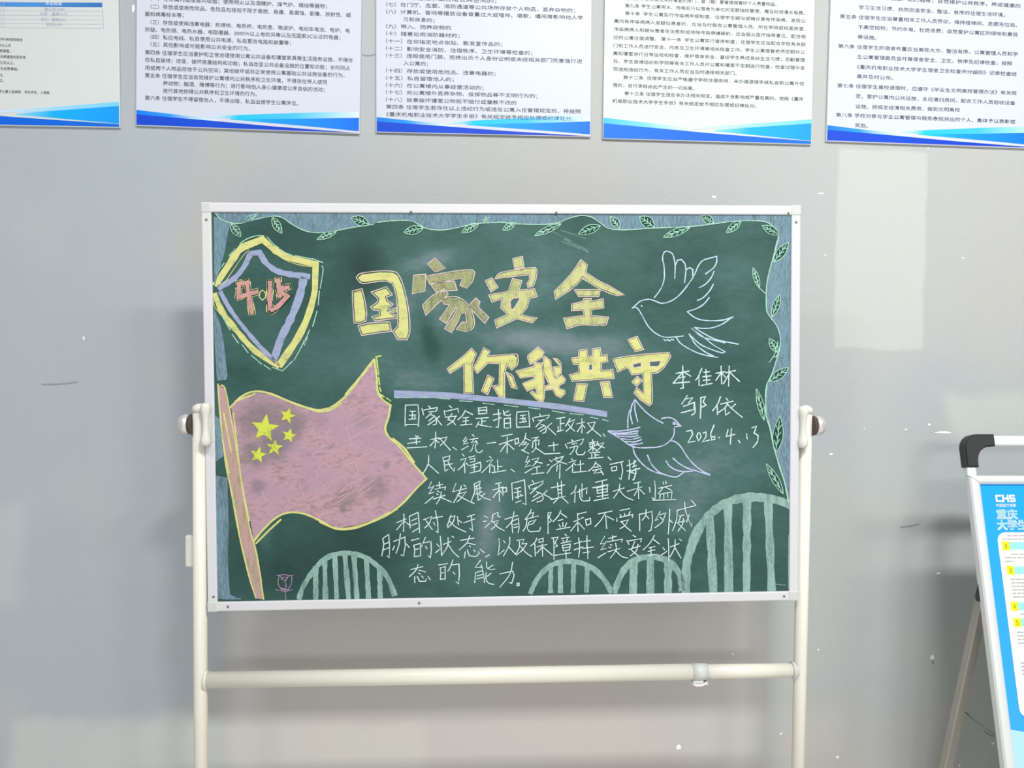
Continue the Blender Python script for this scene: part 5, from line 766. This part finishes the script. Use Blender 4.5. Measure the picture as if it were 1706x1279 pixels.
  ('a', 16.3, 2, '2578,-3193 2560,-3822;2918,-3180 2919,-3829;3285,-3224 3286,-3836'),
 ]),
 ('chalk_arch', [
  ('a', 18.1, 1, '3658,-3828 3664,-3343 3750,-2967 3920,-2554 4185,-2219 4526,-1997 4869,-1915 5212,-1912 5557,-1973 5825,-2071'),
  ('a', 16.9, 2, '4147,-2294 4228,-3827;4526,-2035 4553,-3833;4926,-1965 4924,-3840;5365,-1970 5453,-3849'),
  ('a', 1.9, 2, '5799,-2696 5806,-3799;5548,-3718 5740,-3740'),
 ]),
 ('chalk_rose', [
  ('r', 1.6, 2, '-4600,-3365 -4615,-3533 -4557,-3643 -4415,-3646 -4355,-3538 -4341,-3381;-4636,-3352 -4577,-3353 -4482,-3343 -4388,-3369 -4317,-3358;-4554,-3438 -4506,-3391 -4436,-3404 -4460,-3464 -4507,-3439 -4554,-3438;-4484,-3463 -4461,-3560 -4474,-3633;-4481,-3637 -4465,-3850;-4675,-3641 -4545,-3667 -4463,-3681 -4332,-3647;-4580,-3606 -4415,-3658;-4588,-3353 -4542,-3414;-4412,-3368 -4436,-3428'),
 ]),
 ('chalk_smear', [
  ('h', 3.6, 0.5, '1053,3337 1659,3104;1223,3328 1659,3094;1081,3542 1598,3379;1155,3359 1635,3141;934,3505 1302,3323'),
 ]),
]
YB = -0.225                                    # depth of the stand's plane in front of the wall
stand = empty('rolling_chalkboard', (0, YB, 0), 'green chalkboard with chalk flag and yellow lettering, held by a cream two-post stand', 'chalkboard')
BH = 0.8110; BW = 1.2; ZC = 1.25
mid = Matrix.Translation((0, 0, ZC))
# panel with a fine front grid that carries the wiped chalk dust
bm = bmesh.new()
NX, NZ = 130, 88; x0, x1, z0, z1 = -0.592, 0.592, -BH / 2 + 0.008, BH / 2 - 0.008
g = [[bm.verts.new((x0 + (x1 - x0) * i / NX, 0.004, z0 + (z1 - z0) * j / NZ)) for i in range(NX + 1)] for j in range(NZ + 1)]
for j in range(NZ):
    for i in range(NX): bm.faces.new((g[j][i], g[j][i + 1], g[j + 1][i + 1], g[j + 1][i]))
rim = [g[0][i] for i in range(NX + 1)] + [g[j][NX] for j in range(1, NZ + 1)] + [g[NZ][i] for i in range(NX - 1, -1, -1)] + [g[j][0] for j in range(NZ - 1, 0, -1)]
back = [bm.verts.new((v.co.x, 0.016, v.co.z)) for v in rim]
for i in range(len(rim)):
    k = (i + 1) % len(rim); bm.faces.new((rim[k], rim[i], back[i], back[k]))
bm.faces.new(back[::-1])
board = link('writing_panel', bm, M_BOARD, stand); board['label'] = 'dark green chalkboard surface'
at = board.data.attributes.new('chalk_dust', 'FLOAT', 'POINT')
SMUDGE = [(-0.282, 0.285, 0.036, 0.060, -0.00, -0.8), (-0.156, 0.136, 0.015, 0.054, 0.26, -0.8), (-0.478, 0.350, 0.085, 0.036, -0.00, -0.3), (-0.149, 0.295, 0.073, 0.019, 0.26, 0.7), (-0.120, 0.190, 0.133, 0.085, -0.17, 0.45), (0.097, 0.127, 0.145, 0.031, -0.09, 0.9), (0.073, 0.226, 0.067, 0.048, 0.35, 0.5), (-0.323, 0.095, 0.206, 0.048, -0.17, 0.35), (-0.245, 0.202, 0.109, 0.073, -0.00, 0.3), (-0.042, -0.246, 0.027, 0.073, -0.17, 0.8), (0.164, 0.032, 0.073, 0.073, -0.00, 0.4), (0.361, -0.203, 0.073, 0.073, -1.05, 0.55), (0.386, -0.086, 0.133, 0.085, -0.52, 0.45), (0.067, 0.334, 0.169, 0.060, -0.26, 0.35), (-0.175, 0.046, 0.073, 0.030, -0.00, 0.5), (-0.452, -0.325, 0.097, 0.073, -0.00, -0.6), (-0.412, 0.035, 0.145, 0.036, -0.00, 0.1), (-0.187, -0.062, 0.060, 0.036, -0.00, 0.3), (-0.104, -0.136, 0.242, 0.048, -0.00, 0.25), (-0.105, -0.270, 0.145, 0.073, -0.00, 0.2), (0.523, -0.131, 0.073, 0.133, -0.00, 0.25), (0.465, 0.250, 0.042, 0.109, 0.17, 0.3), (0.018, 0.105, 0.019, 0.012, -0.00, -0.5), (-0.339, 0.237, 0.073, 0.073, -0.00, -0.2), (-0.487, -0.240, 0.017, 0.073, -0.00, 0.5), (0.311, 0.334, 0.242, 0.048, -0.00, -0.1), (0.213, 0.141, 0.048, 0.085, -0.00, 0.3), (-0.297, -0.267, 0.073, 0.097, -0.00, -0.5), (0.486, -0.279, 0.121, 0.085, -0.00, -0.1)]
for i, v in enumerate(board.data.vertices):
    s = 0.0
    for (u, w_, rx, rz, a, m_) in SMUDGE:
        dx, dz = v.co.x - u, v.co.z - w_
        p = (dx * math.cos(a) + dz * math.sin(a)) / rx; q = (-dx * math.sin(a) + dz * math.cos(a)) / rz
        s += m_ * math.exp(-(p * p + q * q))
    at.data[i].value = s
board.location = (0, 0, ZC); board.rotation_euler = (-0.002299, -0.013399, -0.008389)

FW = 0.019
def rail(lo, hi):
    bm = bmesh.new(); box(bm, lo, hi, 0.0025); return link('frame_rail', bm, M_ALU, board)
h = BH / 2; w = BW / 2
rail((-w + 0.016, 0.0, h - FW), (w - 0.016, 0.022, h)); rail((-w + 0.016, 0.0, -h), (w - 0.016, 0.022, -h + FW))
rail((-w, 0.0, -h + 0.016), (-w + FW, 0.022, h - 0.016)); rail((w - FW, 0.0, -h + 0.016), (w, 0.022, h - 0.016))
for sx in (-1, 1):
    for sz in (-1, 1):
        bm = bmesh.new()
        box(bm, (sx * w - 0.0205 * (sx > 0) - 0.001 * (sx < 0), -0.0012, sz * h - 0.0205 * (sz > 0) - 0.001 * (sz < 0)),
            (sx * w + 0.001 * (sx > 0) + 0.0205 * (sx < 0), 0.023, sz * h + 0.001 * (sz > 0) + 0.0205 * (sz < 0)), 0.003)
        link('corner_cap', bm, M_CAPG, board)
for sx, sz in ((-w + 0.010, h - 0.034), (w - 0.010, h - 0.034), (-w + 0.012, -h + 0.03), (-w + 0.040, -h + 0.0095), (w - 0.03, -h + 0.0095), (w - 0.026, h - 0.016), (0.10, h - 0.017), (-0.19, h - 0.017), (-0.18, -h + 0.0095)):
    bm = bmesh.new(); lathe(bm, (sx, 0.0005, sz), (0, -1, 0), [(0, 0.0026), (0.0012, 0.0024), (0.0018, 0.0012)], 12); link('screw', bm, M_SCREW, board)

DRAW_LABELS = {'chalk_paragraph': 'seven lines of small white handwriting', 'chalk_signature': 'two handwritten names over a date',
 'chalk_flag': 'pink chalk flag with yellow stars on a pole', 'chalk_shield': 'yellow and lavender shield with pink numerals', 'chalk_title': 'two lines of large yellow lettering with pink outline',
 'chalk_divider': 'lavender bar with a dashed line below', 'chalk_leaf_border': 'blue border with a leafy mint vine', 'chalk_rose': 'small purple rose', 'chalk_smear': 'pale chalk smears'}
seen = {}
for name, parts in DRAWINGS:
    seen[name] = seen.get(name, 0) + 1
    bm = bmesh.new(); mats = []; idx = {}; nf = 0
    for mk, wd, layer, s in parts:
        if mk not in idx: idx[mk] = len(mats); mats.append(CH[mk])
        y = 0.004 - 0.00025 - 0.00022 * layer
        if wd == 0:
            filled(bm, [parse(l) for l in s.split('|')], y - 0.000006 * nf, idx[mk]); nf += 1
        else:
            for n_, l in enumerate(s.split(';')): ribbon(bm, parse(l), wd / 1000, y - 0.000004 * n_, idx[mk])
    o = link(name, bm, mats, board)
    if name == 'chalk_dove': o['label'] = ('pale blue dove flying left with raised wings', 'pale violet dove facing right with fanned tail')[seen[name] - 1]
    elif name == 'chalk_arch': o['label'] = 'pale green barred arch'
    else: o['label'] = DRAW_LABELS[name]

# posts, pivots, knobs
for sx, px, top in ((-1, -0.6117, 1.250), (1, 0.6208, 1.254)):
    bm = bmesh.new(); tube(bm, (px, 0.012, 0.062), (px, 0.012, top - 0.012), 0.0132, seg=32)
    post = link('post', bm, M_CREAM, stand)
    bm = bmesh.new(); lathe(bm, (px, 0.012, top - 0.016), (0, 0, 1), [(0, 0.0136), (0.009, 0.0138), (0.013, 0.012), (0.017, 0.006), (0.018, 0.001)])
    link('post_cap', bm, M_WHITEP, post)
    # bone-shaped pivot bracket between post and frame
    bx = px + (0.0185 if sx < 0 else -0.0135)
    bm = bmesh.new()
    prof = [(-0.0425, 0.004), (-0.041, 0.008), (-0.036, 0.0105), (-0.028, 0.0105), (-0.020, 0.0080), (-0.008, 0.0066), (0.008, 0.0062), (0.020, 0.0078), (0.028, 0.0100), (0.036, 0.0102), (0.041, 0.008), (0.0425, 0.004)]
    lathe(bm, (bx, -0.006, 1.2115), (0, 0, 1), prof, 24)
    box(bm, (bx - 0.008, -0.004, 1.176), (bx + 0.008, 0.014, 1.247), 0.003)
    link('pivot_bracket', bm, M_WHITEP, stand)
    # turning knob with its washer, outside the post
    kx = px + sx * 0.0115; kz = 1.2105 + (0.003 if sx > 0 else 0)
    bm = bmesh.new(); lathe(bm, (kx, 0.012, kz), (sx, 0, 0), [(0, 0.0225), (0.003, 0.0215), (0.008, 0.017), (0.0095, 0.016)], 32)
    kn0 = link('knob_washer', bm, M_RUST, stand)
    bm = bmesh.new()
    lathe(bm, (kx + sx * 0.008, 0.012, kz), (sx, 0, 0), [(0, 0.0195), (0.0005, 0.0205), (0.008, 0.0205), (0.0105, 0.0195), (0.013, 0.0178), (0.0165, 0.0168), (0.0185, 0.0145), (0.019, 0.002)], 40)
    link('knob', bm, M_CHROME, stand)
# crossbar in two telescoping tubes with a clamp
bm = bmesh.new(); tube(bm, (-0.602, 0.012, 0.6955), (0.398, 0.012, 0.6985), 0.0160, seg=32); bar = link('crossbar', bm, M_CREAM, stand)
bm = bmesh.new(); tube(bm, (0.38, 0.012, 0.6985), (0.614, 0.012, 0.699), 0.0143, seg=32); link('inner_tube', bm, M_CREAM, bar)
bm = bmesh.new(); tube(bm, (0.3895, 0.012, 0.6985), (0.422, 0.012, 0.6985), 0.0170, 0.0164, seg=32)
box(bm, (0.3895, 0.000, 0.6765), (0.412, 0.022, 0.6845), 0.002)
link('clamp_sleeve', bm, M_CAPG, bar)
bm = bmesh.new(); sweep(bm, [(0.387, 0.002, 0.678), (0.396, -0.001, 0.675), (0.408, -0.001, 0.6755), (0.416, 0.0, 0.679), (0.421, 0.001, 0.681)], 0.0026); lathe(bm, (0.4185, 0.012, 0.6785), (0, -1, 0), [(0, 0.004), (0.012, 0.004), (0.014, 0.002)], 16)
link('clamp_lever', bm, M_CHROME, bar)
bm = bmesh.new(); tube(bm, (-0.6015, 0.012, 0.6955), (-0.597, 0.012, 0.6955), 0.0185, 0.0175, seg=32); link('end_collar', bm, M_CREAM, bar)
bm = bmesh.new(); tube(bm, (0.602, 0.012, 0.699), (0.6075, 0.012, 0.699), 0.0165, 0.0185, seg=32); link('end_collar', bm, M_CAPG, bar)['label'] = 'grey collar'
# small white catch plate behind the left post
bm = bmesh.new(); box(bm, (-0.644, 0.018, 0.922), (-0.596, 0.030, 0.9865), 0.004); link('catch_plate', bm, M_WHITEP, stand)
# feet with castors
for sx in (-1, 1):
    px = sx * 0.616
    bm = bmesh.new(); tube(bm, (px, -0.215, 0.070), (px, 0.195, 0.070), 0.015, seg=24); ft = link('foot', bm, M_CREAM, stand)
    for yy in (-0.19, 0.17):
        bm = bmesh.new(); tube(bm, (px - 0.010, yy, 0.0225), (px + 0.010, yy, 0.0225), 0.0225, seg=28); box(bm, (px - 0.014, yy - 0.012, 0.022), (px + 0.014, yy + 0.012, 0.058), 0.003)
        link('castor', bm, M_RUBBER, ft)

# ------------------------------------------------------------------ A-frame notice stand at the right
TL = Vector((0.9771, -0.2150, 1.1096)); SA = 0.22210; HP = Vector((0.9913, -0.2449, 0.8666)); RA = 0.23691
sign = empty('a_frame_sign', (TL.x + 0.31 * 1.09792, TL.y - TL.z * math.tan(SA), 0.0), 'silver A-frame notice stand with blue poster and black handle elbow, at right photo edge', 'sign')
SW, SH, KS = 0.62, 0.90, 1.09792              # face layout, and its scale to metres
# local frame of the leaning front: u to the right, v down the face, n out of the face
uu, vv, nn = Vector((1, 0, 0)), Vector((0, -math.sin(SA), -math.cos(SA))), Vector((0, -math.cos(SA), math.sin(SA)))
FM = Matrix.Translation(TL - sign.location) @ Matrix(((uu.x, -nn.x, -vv.x, 0), (uu.y, -nn.y, -vv.y, 0), (uu.z, -nn.z, -vv.z, 0), (0, 0, 0, 1))) @ Matrix.Scale(KS, 4)
def fbox(bm, u0, u1, v0, v1, d0, d1, bev=0.0): return box(bm, (u0, d0, -v1), (u1, d1, -v0), bev, FM)
LF = TL.z / math.cos(SA) / KS                      # length of the face line down to the floor
# carrying frame: two side tubes and the handle bar, joined by black elbows
for u in (0.0125, SW - 0.0125):
    bm = bmesh.new(); fbox(bm, u - 0.0095, u + 0.0095, -0.030, LF - 0.016, 0.0095, 0.0225, 0.003); st = link('side_tube', bm, M_SILVER, sign)
    bm = bmesh.new(); fbox(bm, u - 0.0115, u + 0.0115, LF - 0.045, LF - 0.006, 0.0075, 0.0245, 0.002); link('rubber_foot', bm, M_BLACKP, st)
bm = bmesh.new(); fbox(bm, 0.035, SW - 0.035, -0.0785, -0.0585, 0.0095, 0.0225, 0.004); link('handle_bar', bm, M_SILVER, sign)
for s in (0, 1):
    bm = bmesh.new()
    out = []
    for k in range(9):
        a = math.pi + math.pi / 2 * k / 8
        out.append((0.0235 + 0.0285 * math.cos(a), -0.0525 + 0.0285 * math.sin(a)))
    prof = [(-0.005, -0.0165)] + out + [(0.0585, -0.081), (0.0585, -0.0575)]
    for k in range(7):                      # inner web
        a = -math.pi / 2 - math.pi / 2 * k / 6
        prof.append((0.0475 + 0.0275 * math.cos(a) + 0.0005, -0.0295 + 0.0275 * math.sin(a)))
    prof += [(0.0200, -0.0165)]
    ring0 = []; ring1 = []
    for (a, b) in prof:
        a += 0.0060
        a = a if not s else SW - a
        ring0.append(bm.verts.new(FM @ Vector((a, 0.006, -b)))); ring1.append(bm.verts.new(FM @ Vector((a, 0.026, -b))))
    n = len(prof)
    for k in range(n):
        bm.faces.new((ring0[k], ring0[(k + 1) % n], ring1[(k + 1) % n], ring1[k]))
    fa = bm.faces.new(ring0); fb = bm.faces.new(ring1[::-1])
    bmesh.ops.recalc_face_normals(bm, faces=bm.faces)
    es = list(fa.edges) + list(fb.edges)
    bmesh.ops.bevel(bm, geom=es, offset=0.003, segments=2, affect='EDGES')
    link('corner_elbow', bm, M_BLACKP, sign)['label'] = 'black plastic elbow'
# snap frame around the poster: mitred strips
def strip(a, b, c, d):
    """trapezoid strip (u,v corners outer-outer-inner-inner) with a rounded ridge"""
    bm = bmesh.new(); A, B_, C_, D_ = a, b, c, d
    def P(q, dep): return FM @ Vector((q[0], dep, -q[1]))
    def lp(p, q, t): return (p[0] + (q[0] - p[0]) * t, p[1] + (q[1] - p[1]) * t)
    prof = [(0, 0.014), (0.0, 0.004), (0.12, 0.0005), (0.4, -0.0018), (0.7, -0.0012), (0.93, 0.002), (1.0, 0.006), (1.0, 0.014)]
    r0 = [bm.verts.new(P(lp(A, D_, t), dp)) for t, dp in prof]; r1 = [bm.verts.new(P(lp(B_, C_, t), dp)) for t, dp in prof]
    for k in range(len(prof)):
        j = (k + 1) % len(prof); f = bm.faces.new((r0[k], r0[j], r1[j], r1[k])); f.smooth = False
    bm.faces.new(r0); bm.faces.new(r1[::-1])
    bmesh.ops.recalc_face_normals(bm, faces=bm.faces)
    return link('snap_rail', bm, M_SILVER, sign)
FWu = 0.0205; g_ = 0.0011
strip((0, 0), (SW, 0), (SW - FWu, FWu * .8), (FWu, FWu * .8)); strip((SW, SH), (0, SH), (FWu, SH - FWu), (SW - FWu, SH - FWu))
strip((0, SH - g_), (0, g_), (FWu, FWu * .8 + g_), (FWu, SH - FWu - g_)); strip((SW, g_), (SW, SH - g_), (SW - FWu, SH - FWu - g_), (SW - FWu, FWu * .8 + g_))
# backing and poster
bm = bmesh.new(); fbox(bm, 0.003, SW - 0.003, 0.003, SH - 0.003, 0.007, 0.012); link('backing_board', bm, M_CAPG, sign)
PW = SW - 0.02; 
def sheet(name, polys, parent=None):
    """flat printed colours on the face; each poly: (depth, [(u,v,(r,g,b)),...])"""
    bm = bmesh.new(); vals = []
    me = bpy.data.meshes.new(name)
    for dep, pts in polys:
        vs = [bm.verts.new(FM @ Vector((u, dep, -v))) for u, v, c in pts]
        bm.faces.new(vs[::-1]); vals += [lin(c) for u, v, c in pts][::-1]
    bm.to_mesh(me); bm.free()
    a = me.attributes.new('ink', 'FLOAT_COLOR', 'CORNER')
    for i, v in enumerate(vals): a.data[i].color = v
    me.materials.append(M_PRINT); o = bpy.data.objects.new(name, me); COL.objects.link(o); o.parent = parent or sign
    return o
def quad(u0, u1, v0, v1, c, dep, c2=None):
    c2 = c2 or c
    return (dep, [(u0, v1, c2), (u1, v1, c2), (u1, v0, c), (u0, v0, c)])
def rrect(u0, u1, v0, v1, r, c, dep):
    pts = []
    for cx, cy, a0 in ((u1 - r, v0 + r, -90), (u1 - r, v1 - r, 0), (u0 + r, v1 - r, 90), (u0 + r, v0 + r, 180)):
        for k in range(7):
            a = math.radians(a0 + 15 * k); pts.append((cx + r * math.cos(a), cy + r * math.sin(a), c))
    return (dep, pts[::-1])
T1, T2 = (26, 158, 250), (72, 168, 252)
wave = [(0.018, 0.455, (170, 216, 246)), (0.10, 0.470, (170, 216, 246)), (0.30, 0.462, (170, 216, 246)), (SW - 0.018, 0.452, (170, 216, 246)), (SW - 0.018, SH - 0.018, (186, 222, 246)), (0.018, SH - 0.018, (186, 222, 246))]
paper = sheet('poster_sheet', [quad(0.016, SW - 0.016, 0.012, SH - 0.016, T1, 0.0062, T2), (0.0060, wave[::-1]), rrect(0.0428, SW - 0.0428, 0.107, 0.436, 0.016, (240, 243, 238), 0.0058)])
paper['label'] = 'blue poster with rounded white text panel'
els = []
rows = [(0.0500, 0.124), (0.0530, 0.169), (0.0515, 0.234), (0.0530, 0.263)]
for u, v in rows:
    els.append(quad(u + 0.010, SW - 0.075, v + 0.001, v + 0.0150, (150, 224, 218), 0.0056))
    els.append(quad(u, u + 0.0145, v, v + 0.0160, (230, 232, 40), 0.0054))
bars = sheet('heading_bars', els, paper); bars['label'] = 'yellow number tags on pale cyan bars'
els = []
for v0, n_, ind in ((0.112, 1, 0.010), (0.118, 1, 0), (0.146, 1, 0.012), (0.1525, 1, 0), (0.159, 1, 0), (0.192, 6, 0.006), (0.255, 1, 0.016), (0.287, 4, 0.004), (0.341, 4, 0.004), (0.395, 5, 0.004)):
    for k in range(n_):
        v = v0 + k * 0.0064; u = 0.0525 + ind; end = (SW - 0.07) if k < n_ - 1 or n_ == 1 else 0.25
        if v0 == 0.159: end = 0.068
        while u < end:
            d = random.uniform(0.006, 0.016); els.append(quad(u, min(u + d, end), v, v + 0.0026, (176, 178, 176), 0.0055)); u += d + 0.0012
link_lines = sheet('text_lines', els, paper); link_lines['label'] = 'blurred grey text lines'
bm = bmesh.new()
# logo letters C H S built from strokes, then the lettering below
def stroke_uv(pts, wd, dep, mi=0):
    q = bmesh.new(); ribbon(q, [(a, -b) for a, b in pts], wd, dep, mi, 0)
    mp_ = {}
    for v in q.verts: mp_[v] = bm.verts.new(FM @ v.co)
    for f in q.faces:
        ff = bm.faces.new([mp_[v] for v in f.verts]); ff.material_index = f.material_index
    q.free()
lw = 0.0034
stroke_uv([(0.0605, 0.0382), (0.0505, 0.0382)], lw, 0.0054); stroke_uv([(0.0505, 0.0382), (0.0505, 0.0484)], lw, 0.0053); stroke_uv([(0.0505, 0.0484), (0.0605, 0.0484)], lw, 0.0052)
stroke_uv([(0.0640, 0.0370), (0.0640, 0.0496)], lw, 0.0054); stroke_uv([(0.0735, 0.0370), (0.0735, 0.0496)], lw, 0.0054); stroke_uv([(0.0640, 0.0432), (0.0735, 0.0432)], lw, 0.0053)
for a_, b_ in (((0.0870, 0.0380), (0.0780, 0.0380)), ((0.0780, 0.0380), (0.0780, 0.0432)), ((0.0780, 0.0432), (0.0865, 0.0432)), ((0.0865, 0.0432), (0.0865, 0.0484)), ((0.0865, 0.0484), (0.0775, 0.0484))):
    stroke_uv([a_, b_], lw, 0.0054)
def sign_text(s, u0, u1, v, size, dep, mi):
    q = bmesh.new(); text_into(q, s, u0, -v, u1, -v, size, dep, mi)
    mp_ = {}
    for vt in q.verts: mp_[vt] = bm.verts.new(FM @ vt.co)
    for f in q.faces:
        try:
            ff = bm.faces.new([mp_[vt] for vt in f.verts]); ff.material_index = mi
        except ValueError: pass
    q.free()
link('logo_letters', bm, M_INKW, paper)['label'] = 'white letters CHS'; bm = bmesh.new()
sign_text('中国医疗保障', 0.0485, 0.0875, 0.0565, 0.0068, 0.0055, 0)
link('logo_caption', bm, M_INKW, paper); bm = bmesh.new()
M_TITLE = plain('title_cyan_ink', (150, 214, 214), 0.6, vary=0.01); M_OLIVE = plain('number_ink', (150, 150, 30), 0.6)
for s, u0, u1, v in (('重庆', 0.0475, 0.0880, 0.0735), ('大学生', 0.0460, 0.1050, 0.0935)):
    for du, dv in ((-1, 0), (1, 0), (0, -1), (0, 1), (-1, -1), (1, 1), (-1, 1), (1, -1)):
        sign_text(s, u0 + du * 0.0008, u1 + du * 0.0008, v + dv * 0.0008, 0.0195, 0.0056, 0)
    sign_text(s, u0, u1, v, 0.0195, 0.0053, 1)
    link('title_word', bm, [M_INKW, M_TITLE], paper)['label'] = 'white outlined title word with cyan fill'; bm = bmesh.new()
for (u, v), d in zip(rows, ('1', '3', '4', '5')):
    sign_text(d, u + (0.0064 if d == '1' else 0.0048), u + (0.0088 if d == '1' else 0.0096), v + 0.008, 0.0125, 0.0050, 0); link('item_number', bm, M_OLIVE, paper); bm = bmesh.new()
bm.free()
# rear legs, hinges, brace cord
rd = Vector((0, math.sin(RA), -math.cos(RA)))
HL = HP - sign.location; LR = HP.z / math.cos(RA)
rn = Vector((0, -math.cos(RA), -math.sin(RA)))
RM = Matrix.Translation(HL) @ Matrix(((1, -rn.x, -rd.x, 0), (0, -rn.y, -rd.y, 0), (0, -rn.z, -rd.z, 0), (0, 0, 0, 1)))
RWd = SW * KS - 0.030
for u in (0.0, RWd - 0.020):
    bm = bmesh.new(); box(bm, (u - 0.001, 0.0, -LR + 0.014), (u + 0.0195, 0.020, -0.010), 0.003, RM); lg = link('rear_leg', bm, M_LEGMETAL, sign)
    bm = bmesh.new(); box(bm, (u - 0.003, -0.002, -LR + 0.006), (u + 0.0215, 0.022, -LR + 0.04), 0.002, RM); link('rubber_foot', bm, M_BLACKP, lg)
    # hinge plate: a small black wedge with a rivet
    bm = bmesh.new()
    tri = [(-0.003, 0.026), (0.006, -0.006), (0.003, -0.014), (-0.010, -0.012)]
    a_ = [bm.verts.new(HL + Vector((u - 0.0135, y_, z_))) for y_, z_ in tri]; b_ = [bm.verts.new(HL + Vector((u + 0.020, y_, z_))) for y_, z_ in tri]
    for k in range(4): bm.faces.new((a_[k], a_[(k + 1) % 4], b_[(k + 1) % 4], b_[k]))
    bm.faces.new(a_); bm.faces.new(b_[::-1]); bmesh.ops.recalc_face_normals(bm, faces=bm.faces)
    hg = link('hinge', bm, M_BLACKP, sign)
    bm = bmesh.new(); lathe(bm, HL + Vector((u - 0.008, -0.010, -0.008)), (0, -1, 0), [(0, 0.003), (0.002, 0.0028), (0.003, 0.001)], 12); link('rivet', bm, M_CHROME, hg)
bm = bmesh.new(); box(bm, (0.0, 0.002, -LR + 0.10), (RWd, 0.018, -LR + 0.12), 0.003, RM); link('rear_crossbar', bm, M_LEGMETAL, sign)
c1 = Vector((1.0103, -0.1766, 0.5836)) - sign.location; c2 = Vector((0.9840, -0.3098, 0.6011)) - sign.location
for dx in (0.0, RWd - 0.03):
    bm = bmesh.new(); sweep(bm, [c1 + Vector((dx, 0, 0)), c1.lerp(c2, 0.5) + Vector((dx, 0, -0.004)), c2 + Vector((dx, 0, 0))], 0.0015, 10); link('brace_cord', bm, M_CORD, sign)
